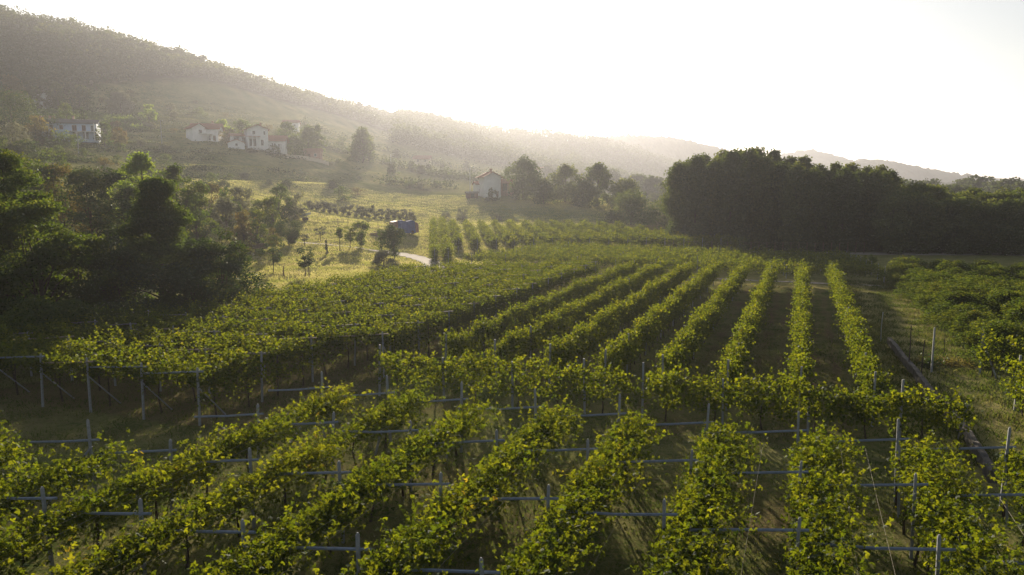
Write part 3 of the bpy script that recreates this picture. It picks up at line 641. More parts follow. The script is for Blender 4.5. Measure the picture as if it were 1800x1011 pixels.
# middle band behind
mid = [(-10,300,84,110,'round','tree'),(60,282,90,110,'round','tree'),(118,287,92,90,'dome','brown'),(165,296,88,90,'round','yew'),(205,292,93,80,'round','yew'),(255,268,86,85,'tall','tree_bright'),
       (312,290,90,75,'tall','tree'),(350,318,94,60,'round','tree'),(230,330,82,80,'round','yew'),(285,345,80,70,'round','yew')]
ml = ['at the left edge','behind the tall left tree','rusty and rounded','dark, left of the bright-topped tree','dark, touching the bright-topped tree','with a bright sunlit top','slender and dark, right of the bright-topped one','small and green at the right end','dark and low in front of the bright-topped one','dark and low beside the pointed tree']
for (px, top, t, wp, kd, mt), l in zip(mid, ml): PT('tree', px, top, t, wp, kd, mt, 'tree behind the left foreground group, ' + l, .1, seed=int(px + 500), ls=.28, group='band of trees behind the left foreground')
sh = [(395,334,118,55,'dome','tree','green bush'),(428,330,128,60,'dome','olive','silvery bush'),(398,350,108,55,'dome','olive','pale grey-green bush'),(455,352,122,40,'dome','tree','small dark bush'),(495,326,134,48,'dome','tree','dark rounded tree'),
      (522,338,140,45,'dome','olive','grey-green bush'),(375,325,130,50,'dome','brown','rusty bush'),(350,340,122,50,'dome','olive','pale bush'),(478,345,118,34,'dome','peach','small fruit tree'),(455,368,104,26,'round','peach','little fruit tree'),(430,372,100,34,'dome','brown','brownish shrub')]
for i, (px, top, t, wp, kd, mt, l) in enumerate(sh): PT('bush' if 'bush' in l or 'shrub' in l else 'tree', px, top, t, wp, kd, mt, l + [' at the upper left corner of the sunny meadow', ' left of the meadow, brightest of its clump', ' in front of the silvery one', ' between the silvery bush and the dark rounded tree', ' at the top of the meadow near the white trailer', ' right of the dark rounded tree', ' left of the silvery bush', ' at the left end of the meadow-edge clump', ' below the dark rounded tree', ' by the parked trailer', ' left of the parked trailer'][i], .04, 'bush' if 'bush' in l or 'shrub' in l else 'tree', seed=300 + i, ls=.3)
# hedge-like orchard band at the top of the meadow
for i in range(17):
    px = 548 + i * 11.2; t = 172 - i * .4
    PT('shrub', px, 352 + i * 1.2 + RG.uniform(-3, 3), t, 17, 'fan', 'olive', 'feathery shrub in the row along the top of the meadow, %s from the left' % ordn[i], .02, 'shrub', 'feathery shrub row along the top of the meadow', seed=330 + i, ls=.32, dens=.9)
# fruit trees of the sunny meadow
fr = [(508,391,112,38,'fan','yew',.12,'dense dark vase-shaped bush, upper left of the meadow',1.7),(535,412,113,14,'round','olive',.45,'tiny sapling right of the upper vase-shaped bush',.5),(563,398,118,18,'round','olive',.45,'thin pale sapling in the middle of the meadow',.4),
      (597,402,110,14,'round','peach',.6,'lollipop sapling on a tall bare stem',.8),(615,398,113,24,'round','peach',.35,'small loose tree left of the dense rounded bush',.7),(634,391,115,24,'fan','tree',.12,'dense rounded bush in the centre of the meadow',1.6),
      (573,422,104,8,'cone','olive',.05,'thin upright seedling below the pale sapling',.5),(478,414,86,40,'round','yew',.3,'dark fruit tree, left of the pair by the wooden stakes',.7),(535,437,84,44,'fan','yew',.4,'dark spreading fruit tree, right of the pair by the wooden stakes',.55),
      (672,404,103,26,'round','tree',.35,'loose fruit tree in front of the log pile',.6),(693,399,106,30,'fan','yew',.15,'dense bush touching the blue-covered trailer',1.3),(675,438,94,46,'dome','olive',.02,'tall clump of pale reeds beside the bend of the track',1.2),
      (478,402,100,22,'round','brown',.3,'rusty little tree behind the left fruit tree of the pair',.7),(785,374,186,24,'dome','olive',.05,'grey-green bush at the upper left corner of the far vine block',1.1),(813,365,188,22,'dome','olive',.05,'taller grey-green bush above the far vine block',1.1),(722,316,262,26,'dome','tree',.02,'pale bush clump alone on the upper meadow under the sun, left one',1.0),(745,319,260,30,'dome','olive',.02,'pale bush clump alone on the upper meadow under the sun, right one',1.0),(873,375,190,18,'dome','olive',.05,'small bush alone above the far vine block',1.1)]
for i, (px, top, t, wp, kd, mt, th, l, dn) in enumerate(fr): PT('bush' if 'bush' in l or 'clump' in l else 'fruit_tree', px, top, t, wp, kd, mt, l, th, 'bush' if ('bush' in l or 'clump' in l) else 'fruit tree', seed=400 + i, ls=.17, dens=dn, tr=.05, trunks=1)
for px, t, l in ((496, 84, 'short wooden stake between the two dark fruit trees'), (541, 83.6, 'short wooden stake right of the two dark fruit trees')):
    g = at(px, t); tag(MB().box((0, 0, .5), (.12, .12, 1.3), .3, .8).box((0, 0, 1.16), (.09, .09, .06), .3, .5).build('stake', M['wood'], None, tuple(g)), l, 'stake')
# trees by the farmhouse
for i, (px, top, t, wp, l) in enumerate([(920,281,232,66,'large rounded tree right of the white farmhouse'),(992,291,226,60,'rounded tree second right of the farmhouse'),(1050,288,222,52,'upright tree third right of the farmhouse'),(1098,316,216,62,'low broad tree at the right end of the farmhouse row'),(956,315,222,40,'smaller tree between the two rounded farmhouse trees'),(1024,318,218,40,'smaller tree between the rounded and the upright farmhouse trees')]):
    PT('tree', px, top, t, wp, 'tall' if i in (0, 1, 2) else 'dome', 'poplar', l, .04, group='trees in a row right of the farmhouse', seed=450 + i, ls=.55, flat=.9, dens=1.8)
PT('bush', 866, 330, 228, 22, 'dome', 'poplar', 'dark bush against the foot of the farmhouse', .02, 'bush', seed=460, ls=.45)
for i, (px, top, t, wp, l) in enumerate([(1108,336,180,74,'rounded tree at the left front of the dark grove'),(1165,352,166,70,'low broad tree before the tall grove'),(1222,362,150,76,'low rounded tree at the foot of the tallest grove trees'),(1080,368,182,40,'little bush at the left front corner of the grove')]):
    PT('tree', px, top, t, wp, 'dome', 'poplar', l, .03, group='low trees before the dark grove', seed=470 + i, ls=.42)
# the grove: poplars in front, more behind
gp = [tree_parts(600 + i, 17, [5.2,6.6,4.7,5.8][i], .5, 'tall', 120, 120, .42, cr=1.2, tr=.2, flat=.95, up=.2) for i in range(4)]
tops = [(1192,283),(1222,274),(1252,267),(1282,261),(1310,262),(1340,268),(1368,273),(1394,280),(1422,286),(1450,289),(1478,288),(1503,292),(1530,294),(1548,300)]
protos = []
for i, (px, top) in enumerate(tops):
    for r_, (dt, dx) in enumerate(((0, 0), (11, 13))):
        t = 136 - i * 1.1 + dt + RG.uniform(-4, 4); g = at(px + dx, t); H = unp(px, top + RG.uniform(-5, 13) * (1 - r_) + r_ * RG.uniform(-3, 5), t=t)[2] - g[2]; s = H / 17
        lab = 'tall dark tree in the front line of the big grove, %s from the left' % ordn[i] if r_ == 0 else 'tall dark tree of the rear line of the big grove, %s from the left' % ordn[i]
        gr = 'tall trees of the big dark grove'
        if len(protos) < 4: protos.append(plant_tree('poplar_tree', g[0], g[1], gp[len(protos)], 'poplar', lab, 'tree', gr, RG.uniform(0, 6), (s, s, s)))
        else: copy_tree(protos[(i * 2 + r_) % 4], tuple(g), RG.uniform(0, 6.28), (s * RG.uniform(.9, 1.05), s * RG.uniform(.9, 1.05), s), lab, gr)
# the lower wood to the right
gq = [tree_parts(640 + i, 11, 6.6, .9, 'round', 90, 110, .38, cr=1.1, tr=.16, flat=.85, up=.2) for i in range(4)]
protos = []; c = 0
wt = [(1575,338),(1600,326),(1632,333),(1664,345),(1690,340),(1718,342),(1745,338),(1772,336),(1800,338),(1830,334)]
for r_, (dt, dy) in enumerate(((0, 16), (8, 2), (18, -2))):
    for i, (px, top) in enumerate(wt):
        t = 117 - i * .4 + dt + RG.uniform(-1, 1); q = px + r_ * 11 - 8; g = at(q, t); H = max(6, unp(q, top + dy + RG.uniform(-4, 4), t=t)[2] - g[2]); s = H / 11
        lab = 'dark tree of the lower right wood, %s line, %s from the tall grove' % (['front', 'middle', 'rear'][r_], ordn[i]); gr = 'trees of the lower wood on the right'
        if len(protos) < 4: protos.append(plant_tree('tree', g[0], g[1], gq[len(protos)], 'poplar', lab, 'tree', gr, 0, (s, s, s)))
        else: copy_tree(protos[c % 4], tuple(g), RG.uniform(0, 6.28), (s * 1.05, s * 1.05, s), lab, gr)
        c += 1
PT('tree', 1640, 340, 132, 16, 'round', 'brown', 'small orange-leaved tree in the lower wood on the right', .2, seed=690, ls=.3)
PT('bush', 1307, 415, 112, 20, 'fan', 'tree', 'small light green bush before the dark grove', .1, 'bush', seed=691, ls=.25)
# distant trees and town trees beyond the wood
gd = [tree_parts(700 + i, 12, 11, .6, 'dome', 60, 30, 1.1, cr=1.9, tr=.2) for i in range(3)]
protos = []; c = 0
dl = [(1572,312,330),(1600,320,300),(1630,319,360),(1660,324,340),(1690,316,420),(1712,312,400),(1735,318,380),(1768,316,350),(1792,322,330),(1560,326,260),(1675,328,280),(1755,328,300),(1120,306,420),(1145,312,380),(1075,300,520),(1160,322,330),(960,292,520),(900,282,560),(860,276,600),(1000,300,500),(642,238,345),(742,290,340),(725,285,360),(780,292,420),(820,285,480),(1130,322,500),(1180,325,560),(850,262,700),(700,262,420),(755,300,360),(690,300,310)]
for i, (px, top, t) in enumerate(dl):
    g = at(px, t); H = max(4, unp(px, top, t=t)[2] - g[2]); H = min(H, 22); s = H / 12
    lab = ('hazy distant tree above the right-hand wood' if px > 1500 else 'hazy distant tree in the valley behind the farmhouse' if t > 300 and px > 800 else 'hazy tree on the lower slope left of the farmhouse')
    if len(protos) < 3: protos.append(plant_tree('tree', g[0], g[1], gd[len(protos)], 'forest', lab, 'tree', 'hazy distant trees', 0, (s, s, s)))
    else: copy_tree(protos[c % 3], tuple(g), RG.uniform(0, 6.28), (s * RG.uniform(.8, 1.3), s, s), lab, 'hazy distant trees')
    c += 1
# ------------------------------------------------------------------ right-hand orchard
go = [tree_parts(750 + i, 3.9, 3.7, .3, 'round' if i % 2 else 'dome', 60, 170, .17, cr=.5, tr=.07, flat=.9, up=.25, aspect=.5) for i in range(5)]
protos = []; c = 0
for ci in range(8):
    for ri in range(24):
        x = 10.9 + ci * 3.2 + RG.uniform(-.3, .3); y = 49 + ri * 2.9 + RG.uniform(-.3, .3); e = float(np.interp(y, [48, 59, 70, 87, 102], [9.6, 9.7, 9.4, 9.0, 8.8]))
        if ci == 0: x = e + 1.4
        if x > .262 * y + 1.5 or y > 90 or (ci > 0 and x < e + 3.2): continue
        s = RG.uniform(.85, 1.15); mt = 'peach'
        lab = 'orchard fruit tree, %s column from the grass lane, %s from the near end' % (ordn[ci], (ordn + ['twenty-first', 'twenty-second', 'twenty-third', 'twenty-fourth'])[ri])
        gr = 'fruit trees of the right-hand orchard'
        if len(protos) < 5: protos.append(plant_tree('fruit_tree', x, y, go[len(protos)], mt, lab, 'fruit tree', gr, 0, (s, s, s * .6)))
        else: copy_tree(protos[c % 5], (x, y, gz(x, y)), RG.uniform(0, 6.28), (s, s, s * RG.uniform(.62, .88) * (1 if y < 65 else .84)), lab, gr)
        c += 1
PT('bush', 1530, 446, 92, 30, 'dome', 'peach', 'dark bush at the far left corner of the right-hand orchard', .05, 'bush', seed=790, ls=.2)
# ------------------------------------------------------------------ hillside: explicit trees and scattered shrubs
hs = [(38,165,235,115,'dome','yew','broad dark umbrella-shaped tree above and left of the pale blue house'),(78,205,222,56,'dome','brown','brownish tree left of the pale blue house'),(38,219,190,62,'dome','olive','pale olive tree at the left edge below the umbrella tree'),
      (125,232,215,55,'dome','tree','dark tree in front of the pale blue house'),(22,140,300,34,'cone','yew','dark conifer at the left edge above the umbrella tree'),(161,186,262,12,'tall','yew','slim dark cypress behind the pale blue house'),
      (134,183,270,34,'dome','tree','round tree behind the roof of the pale blue house'),(222,224,236,26,'round','brown','small tree right of the pale blue house'),(196,214,245,30,'dome','tree','bushy tree at the right end of the pale blue house'),
      (40,132,330,44,'dome','brown','reddish tree at the left edge below the forest'),(118,146,330,34,'dome','tree','tree right of the little white hillside house'),(160,150,335,40,'dome','tree','rounded tree further right of the little white house'),
      (84,150,325,20,'dome','tree','small tree left of the little white house'),(228,162,340,44,'dome','olive','pale tree clump on the upper terraces'),(276,182,320,26,'dome','tree_bright','light green tree at the end of the terraced vines'),
      (436,210,300,36,'dome','tree','dark tree between the two villas'),(400,212,305,34,'dome','tree_bright','light green tree behind the left villa'),(512,216,305,40,'dome','tree','dark tree right of the white villa'),(548,222,302,42,'dome','tree','dark tree above the brick outbuilding'),(564,218,305,24,'tall','tree','upright tree at the right end of the villa group'),
      (410,226,285,30,'dome','brown','rusty tree between the two villas'),(524,240,284,44,'dome','tree','dark hedge-like tree left of the brick outbuilding'),(488,255,272,24,'dome','tree','low bush below the white villa'),(450,262,268,22,'dome','brown','low bush below the villa wing'),
      (640,224,330,42,'dome','tree','hazy tree on the slope right of the villas'),(12,240,170,40,'dome','tree','dark shrub at the left edge of the hillside'),(100,262,150,60,'dome','tree','dark bush on the lower slope at the left'),(60,248,172,50,'dome','yew','dark bush below the pale olive tree')]
for i, (px, top, t, wp, kd, mt, l) in enumerate(hs): PT('tree' if 'bush' not in l else 'bush', px, top, t, wp, kd, mt, l, .03, 'tree' if 'bush' not in l else 'bush', seed=800 + i, ls=max(.45, t * .0021), dens=.8)
gs = [tree_parts(850 + i, 3.2, 4.6, .1, 'dome', 26, 20, .42, cr=.85, tr=.06) for i in range(5)]
protos = []; c = 0; rr = np.random.default_rng(77)
for i in range(105):
    px = rr.uniform(-20, 640); t = rr.uniform(155, 420); g = at(px, t)
    if px > 420 and t < 205 or 90 < px < 210 and 215 < t < 262 or 410 < px < 580 and 255 < t < 292 or 325 < px < 395 and 255 < t < 300: continue
    s = rr.uniform(.35, 1.1) * (1 if t < 300 else 1.3); mt = ['tree', 'olive', 'brown', 'tree', 'forest'][c % 5]
    zone = 'below the pale blue house' if px < 260 and t < 235 else 'on the lower terraces below the villas' if t < 250 else 'above the pale blue house' if px < 260 else 'on the terraces above the villas'
    if len(protos) < 5: protos.append(plant_tree('shrub', g[0], g[1], gs[len(protos)], mt, 'small rounded shrub on the hillside ' + zone, 'shrub', 'shrubs scattered over the terraced hillside', 0, (s, s, s)))
    else: copy_tree(protos[c % 5], tuple(g), rr.uniform(0, 6.28), (s, s * rr.uniform(.8, 1.5), s * rr.uniform(.7, 1.2)), 'small rounded shrub on the hillside ' + zone, 'shrubs scattered over the terraced hillside')
    c += 1
# scrub lines along the terrace edges: nobody could count them
n = 26000; px = rr.uniform(-60, 700, n); t = rr.uniform(150, 430, n); X = (px - 900) / FPX * t; x = X * cy_ - t * sy_; y = X * sy_ + t * cy_
z = ground(x, y); ph = np.sin(6.2832 * z / 2.6 + lumps(x, y, 80, 31) * 2); k_ = (ph > .7 + .5 * lumps(x, y, 45, 32)) & ~((px > 400) & (t < 235)) & (rr.random(n) < (650 - px) / 150) & ~((px > 250) & (t > 330) & (rr.random(n) < .6))
P = np.c_[x, y, z][k_]; m_ = len(P); P = np.repeat(P, 6, 0) + rr.normal(size=(m_ * 6, 3)) * [.9, .9, .4] + [0, 0, .35]
tag(foliage('scrub', P, .6, rr, M['forest'], None, .4), 'rough scrub growing along the terrace edges of the hillside', 'scrub', None, 'stuff')
n = 9000; px = rr.uniform(540, 1190, n); t = np.exp(rr.uniform(math.log(265), math.log(760), n)); X = (px - 900) / FPX * t; x = X * cy_ - t * sy_; y = X * sy_ + t * cy_
z = ground(x, y); k_ = (np.sin(t / 17 + lumps(x, y, 150, 34) * 2.5) > .86) | (lumps(x, y, 60, 35) > 1.25); k_ &= ~((px > 800) & (px < 900) & (t < 300)) & (t < np.interp(px, [540, 700, 900, 1190], [480, 560, 640, 760]))
P = np.c_[x, y, z][k_]; m_ = len(P); sz_ = rr.uniform(.6, 1.6, m_); P = np.repeat(P, 16, 0) + rr.normal(size=(m_ * 16, 3)) * [1.6, 1.6, .9] * np.repeat(sz_, 16)[:, None] + [0, 0, 1.2]
tag(foliage('scrub', P, 1.0, rr, M['forest'], None, .5), 'hazy hedgerows and copses on the slope and valley behind the meadow', 'scrub', None, 'stuff')
# terraced vines on the upper slope
for i in range(5):
    a = at(70 + i * 8, 292 + i * 7)[:2]; b = at(272 - i * 6, 292 + i * 7)[:2]
    hedge_row('vine_row', a, b, 'thin vine row on the terraces above the pale blue house, %s from below' % ordn[i], 'terraced vine rows on the hillside', 1.7, .3, .4, .22, .5, 'tree_bright', 30, None, 1.8, step=.16)
# forest covering the hill
def forest(name, sel, n, size, lq, seed, label):
    rg = np.random.default_rng(seed); Ps = []; vv = []
    px = rg.uniform(sel[0], sel[1], n); t = np.exp(rg.uniform(math.log(sel[2]), math.log(sel[3]), n)); X = (px - 900) / FPX * t; x = X * cy_ - t * sy_; y = X * sy_ + t * cy_
    z = ground(x, y); k_ = sel[4](px, t, z); x, y, z = x[k_], y[k_], z[k_]; t = t[k_]; m = len(x)
    Rr = size * rg.uniform(.6, 1.3, m); D = rg.normal(size=(m, lq, 3)); D[:, :, 2] = np.abs(D[:, :, 2]); D /= np.linalg.norm(D, axis=2)[:, :, None]
    P = np.stack([x, y, z + Rr * .5], -1)[:, None, :] + D * Rr[:, None, None] * rg.uniform(.75, 1.08, (m, lq, 1)) * [1, 1, 1.15]
    cv = np.repeat(rg.random(m) * .75 - .05, lq); P = P.reshape(-1, 3)
    return tag(foliage(name, P, size * .25, rg, M['forest'], None, .8, .9, cv), label, 'forest', None, 'stuff')
forest('forest', (-150, 900, 330, 1000, lambda p, t, z: t > np.interp(p, [-150, 100, 200, 300, 420, 520, 600, 700, 900], [325, 350, 400, 450, 505, 560, 600, 660, 700])), 3800, 6.6, 84, 91, 'continuous forest covering the left hill up to its ridge')
forest('forest', (700, 1240, 420, 1500, lambda p, t, z: t > np.interp(p, [700, 900, 1100, 1240], [520, 620, 700, 700])), 4200, 8, 44, 92, 'hazy forest on the long hill behind the farmhouse')
# single trees that break the ridge line
gr_ = [tree_parts(900 + i, 9, 6.5, 2.2, 'round', 30, 26, .8, cr=1.2, tr=.16) for i in range(4)]
protos = []; c = 0
ridge = [(0,520),(140,520),(300,530),(465,570),(600,720),(750,1000),(900,1150),(1050,1250),(1150,1350)]
for i in range(64):
    px = -10 + i * 17.5 + RG.uniform(-6, 6); t = float(np.interp(px, [r[0] for r in ridge], [r[1] for r in ridge])) * RG.uniform(.97, 1.0); g = at(px, t); s = RG.uniform(.55, 1.45) * (1 if px < 560 else 1.2)
    lab = 'tree breaking the ridge line of the left hill' if px < 560 else 'tree breaking the hazy ridge line around and right of the sun'
    if len(protos) < 4: protos.append(plant_tree('tree', g[0], g[1], gr_[len(protos)], 'forest', lab, 'tree', 'trees along the ridge line', 0, (s, s, s)))
    else: copy_tree(protos[c % 4], tuple(g), RG.uniform(0, 6.28), (s, s, s), lab, 'trees along the ridge line')
    c += 1
# ------------------------------------------------------------------ houses
def house(name, px, t, L_, W_, Hw, rise, ang, wall, roof, label, wins=(), over=.6, chim=None, axis='x', sink=1.0, cat='house', off=(0, 0), z=None, balc=None):
    """gabled house; ridge along local x ('x') or local y ('y', gable to the viewer); front is local -y"""
    g = at(px, t); az = math.atan2(g[1], g[0]) - math.pi / 2
    root = empty(name, (g[0] + off[0], g[1] + off[1], g[2] if z is None else z), az + ang, label, cat)
    m = MB(); hl, hw = L_ / 2, W_ / 2
    if axis == 'y': m.prism([(-hl, -sink), (hl, -sink), (hl, Hw), (0, Hw + rise), (-hl, Hw)], -hw, hw)
    else:
        V = [(-hl, -hw, -sink), (-hl, hw, -sink), (-hl, hw, Hw), (-hl, 0, Hw + rise), (-hl, -hw, Hw)]; V += [(-x, y, z_) for x, y, z_ in V]
        m.add(V, [(0, 1, 2, 3, 4)[::-1], (5, 6, 7, 8, 9)] + [(i, (i + 1) % 5, (i + 1) % 5 + 5, i + 5)[::-1] for i in range(5)])
    m.build('wall', M[wall], root)
    m = MB(); th = .16; e = .012
    def slab(a, b, c, d): # four corners of underside, thickened upward
        m.add([a, b, c, d] + [(p[0], p[1], p[2] + th) for p in (a, b, c, d)], [(3, 2, 1, 0), (4, 5, 6, 7), (0, 1, 5, 4), (1, 2, 6, 5), (2, 3, 7, 6), (3, 0, 4, 7)])
    o = over
    if axis == 'y':
        k = rise / hl
        slab((-hl - o, -hw - o, Hw - o * k + e), (-.001, -hw - o, Hw + rise + e), (-.001, hw + o, Hw + rise + e), (-hl - o, hw + o, Hw - o * k + e)); slab((.001, -hw - o, Hw + rise + e), (hl + o, -hw - o, Hw - o * k + e), (hl + o, hw + o, Hw - o * k + e), (.001, hw + o, Hw + rise + e))
    else:
        k = rise / hw
        slab((-hl - o, -hw - o, Hw - o * k + e), (hl + o, -hw - o, Hw - o * k + e), (hl + o, -.001, Hw + rise + e), (-hl - o, -.001, Hw + rise + e)); slab((-hl - o, .001, Hw + rise + e), (hl + o, .001, Hw + rise + e), (hl + o, hw + o, Hw - o * k + e), (-hl - o, hw + o, Hw - o * k + e))
    rf = m.build('roof', M[roof], root)
    # rows of tiles seen as ribs
    rb = MB()
    if axis == 'x':
        for i in range(int(L_ / .5)):
            x = -hl + i * .5; rb.tube([(x, -hw - o, Hw - o * k + th + .03), (x, 0, Hw + rise + th + .03)], .05, 4)
    else:
        for i in range(int(W_ / .5)):
            y = -hw + i * .5; rb.tube([(-hl - o, y, Hw - o * k + th + .03), (0, y, Hw + rise + th + .03)], .05, 4); rb.tube([(hl + o, y, Hw - o * k + th + .03), (0, y, Hw + rise + th + .03)], .05, 4)
    rb.build('roof_tile', M[roof], rf)
    if chim:
        for cx, cy2 in chim: MB().box((cx, cy2, Hw + rise * .7 + .7), (.6, .6, 1.6)).box((cx, cy2, Hw + rise * .7 + 1.56), (.8, .8, .12)).build('chimney', M['pink'], rf)
    for (fx, fz, fw, fh, kind) in wins:
        y = -hw - .02
        if kind == 'w':
            f = MB().box((fx, y, fz), (fw + .16, .1, fh + .16)).build('window', M['white_paint'], root); MB().box((fx, y - .06, fz), (fw, .03, fh)).box((fx, y - .08, fz), (.05, .03, fh)).build('pane', M['glass'], f)
        elif kind == 's':
            f = MB().box((fx, y, fz), (fw + .16, .1, fh + .16)).build('window', M['white_paint'], root); MB().box((fx - fw / 4, y - .06, fz), (fw / 2 - .03, .04, fh)).box((fx + fw / 4, y - .06, fz), (fw / 2 - .03, .04, fh)).build('shutter', M['shutter'], f)
        elif kind == 'd': MB().box((fx, y - .02, fz), (fw, .1, fh)).box((fx + fw * .35, y - .09, fz), (.06, .05, .12)).build('door', M['shutter'], root)
        elif kind == 'o': MB().box((fx, y - .02, fz), (fw, .06, fh)).box((fx, y - .03, fz + fh / 2 + .08), (fw + .2, .08, .14)).build('opening', M['glass'], root)
    return root
h = house('house', 141, 245, 15.6, 8, 5.1, 1.3, R(-10), 'bluewhite', 'greyroof', 'long pale blue two-storey house with a grey roof on the left hillside', [(-5.0,3.6,1.0,1.3,'s'),(-2.2,3.6,1.0,1.3,'s'),(1.5,3.4,1.3,1.9,'s'),(4.2,3.4,1.1,1.9,'s'),(6.6,3.4,.8,1.9,'w'),(1.8,1.05,1.6,2.0,'o'),(4.6,1.05,1.6,2.0,'o')], .7, [(.6,0.4)])
m = MB().box((3.8, -5.1, 2.3), (8.0, 2.0, .18)); 
m.build('balcony', M['white_paint'], h)
for x in (.0, 2.4, 4.8, 7.4): MB().box((x, -5.95, .8), (.22, .22, 2.8)).box((x, -5.95, 2.13), (.34, .34, .1)).build('pillar', M['white_paint'], h)
m = MB().box((7.4, -5.95, 3.7), (.2, .2, 2.6)); m.box((7.4, -5.95, 4.9), (.3, .3, .1)); m.build('pillar', M['white_paint'], h)
# terrace wall of the blue house
h = house('house', 355, 282, 5.2, 6, 4.0, 1.6, R(22), 'white', 'roof', 'small white-gabled house at the left of the left villa', [(.4,2.6,1.2,1.3,'w')], .7, None, 'y')
h = house('house', 374, 286, 10, 8, 5.0, 2.0, R(-14), 'white', 'roof', 'left villa with a brown tiled roof and a white columned porch', [(-3.2,1.4,1.1,1.8,'w'),(-.8,1.4,1.1,1.8,'w'),(1.6,1.4,1.1,1.8,'w'),(3.6,1.4,.9,1.8,'s')], .8, [(2, .6)], z=at(374, 280)[2] + .3)
m = MB().box((-.8, -5.2, 2.9), (7.5, 2.3, .2)); m.build('balcony', M['white_paint'], h)
for x in (-4.2, -2.2, -.2, 1.8): MB().box((x, -6.1, 1.3), (.25, .25, 2.9)).box((x, -6.1, 2.65), (.36, .36, .1)).build('pillar', M['white_paint'], h)
h = house('house', 458, 275, 7.2, 8, 6.4, 1.5, R(10), 'white', 'roof', 'tall white gabled villa in the middle of the villa group', [(-1.4,5.1,.9,1.2,'w'),(-1.9,1.5,2.2,2.4,'o'),(1.4,1.6,1.0,2.0,'w'),(2.3,5.1,.5,1.2,'w')], .8, [(1.8, 0.0)], 'y')
m = MB().prism([(-3.9, 3.6), (-3.9, 3.75), (.6, 3.75), (.6, 3.6)], -5.6, -3.99); m.build('porch_roof', M['roof'], h)
for x in (-3.7, -2.2, -.7, .5): MB().box((x, -5.4, 1.5), (.35, .35, 4.1)).box((x, -5.4, 3.5), (.45, .45, .12)).build('pillar', M['white'], h)
h = house('house', 486, 278, 9.5, 7, 3.9, 1.8, R(-10), 'white', 'roof', 'low white wing with a brown roof at the right of the tall villa', [(-3.2,1.6,1.0,1.8,'w'),(-1.2,1.6,1.0,1.8,'s'),(1.0,1.6,1.2,2.0,'o'),(3.2,1.6,1.1,1.8,'w')], .8)
for x in (-3.6, -1.2, 1.2, 3.6): MB().box((x, -4.8, 1.3), (.3, .3, 3.0)).box((x, -4.8, 2.85), (.4, .4, .1)).build('pillar', M['white_paint'], h)
h = house('house', 432, 276, 7.0, 6, 2.9, .9, R(8), 'white', 'roof', 'low white pergola-fronted annex left of the tall villa', [(-2.0,1.3,1.8,2.0,'o'),(.8,1.3,1.8,2.0,'o')], .6)
house('shed', 423, 270, 5.6, 4, 1.3, 1.1, R(4), 'white', 'roof', 'small white-gabled shed at the lower left of the villa group', [(0,.6,.8,.9,'w')], .4, None, 'y', cat='shed')
house('outbuilding', 556, 288, 6.2, 5, 3.2, .9, R(-10), 'pink', 'roof', 'salmon brick outbuilding at the right of the villa group', [(-1.2,1.2,1.0,1.8,'d'),(1.2,1.6,.9,1.0,'w')], .3, cat='outbuilding')
house('barn', 97, 278, 7.5, 5, 3.0, .9, R(-22), 'pink', 'roof', 'salmon brick barn half hidden by the umbrella tree above the pale blue house', [(-1.6,1.2,1.6,2.0,'d'),(1.6,1.8,.9,.9,'w')], .3, cat='barn')
house('house', 95, 335, 6.4, 6, 4.6, 1.5, R(12), 'white', 'greyroof', 'little white house high on the left hillside below the forest', [(-1.2,3.2,.9,1.2,'w'),(1.2,3.2,.9,1.2,'w'),(0,1,1,2,'d')], .6, None, 'y')
house('house', 60, 338, 5, 5, 3.4, 1.2, R(-8), 'white', 'greyroof', 'tiny pale house left of the little white hillside house', [(-1,1.9,.8,1.1,'w'),(1,1.9,.8,1.1,'w')], .4, None, 'x')
house('house', 520, 395, 8, 6, 3.6, 1.4, R(-8), 'white', 'roof', 'hazy pale house on the slope above the villas', [(-2,2,.9,1.1,'w'),(2,2,.9,1.1,'w')], .5)
h = house('farmhouse', 861, 240, 5.4, 7, 6.4, 1.3, R(16), 'white', 'roof', 'tall narrow white farmhouse with a brown gabled roof on the far meadow', [(1.6,.9,.8,1.6,'d')], .95, [(.5, 0.5)], 'y')
MB().box((2.78, -1.5, 4.2), (.12, 1.2, 1.6)).build('window', M['shutter'], h)
h = house('annex', 884, 246, 6.6, 6, 4.1, 1.2, R(10), 'pink', 'roof', 'reddish annex between the farmhouse and the large tree', [(-2,2.6,1.4,2.2,'o'),(0.2,2.6,1.4,2.2,'o')], .7, cat='annex')
house('shed', 842, 244, 2.6, 4, 3.7, .7, R(16), 'white', 'roof', 'narrow lean-to at the left side of the farmhouse', [(0,1.2,.9,1.9,'d')], .5, cat='shed')
house('shed', 830, 236, 3.6, 3, 1.5, .4, R(10), 'shutter', 'greyroof', 'low dark shed on the meadow left of the farmhouse', [(0,.7,1.2,1.2,'o')], .3, cat='shed')
for i, (px, t, L_, Hw) in enumerate([(1215, 620, 12, 5), (1240, 560, 9, 5), (1185, 680, 11, 5), (1020, 560, 10, 5), (950, 600, 9, 5), (1650, 520, 14, 6), (1610, 560, 10, 6), (745, 420, 9, 4)]):
    house('house', px, t, L_, 8, Hw, 1.8, R(RG.uniform(-25, 25)), 'cream', 'roof', 'faint hazy house in the valley, ' + ['right of the farmhouse trees near the grove', 'touching the left side of the tall grove', 'further left of the grove', 'behind the farmhouse trees', 'behind the large farmhouse tree', 'above the lower wood on the right, wider one', 'above the lower wood on the right, narrower one', 'left of the farmhouse near the lamp post', 'at the foot of the ridge below the sun'][i], [(-2, 3, 1.2, 1.4, 'w'), (2, 3, 1.2, 1.4, 'w')], .6)
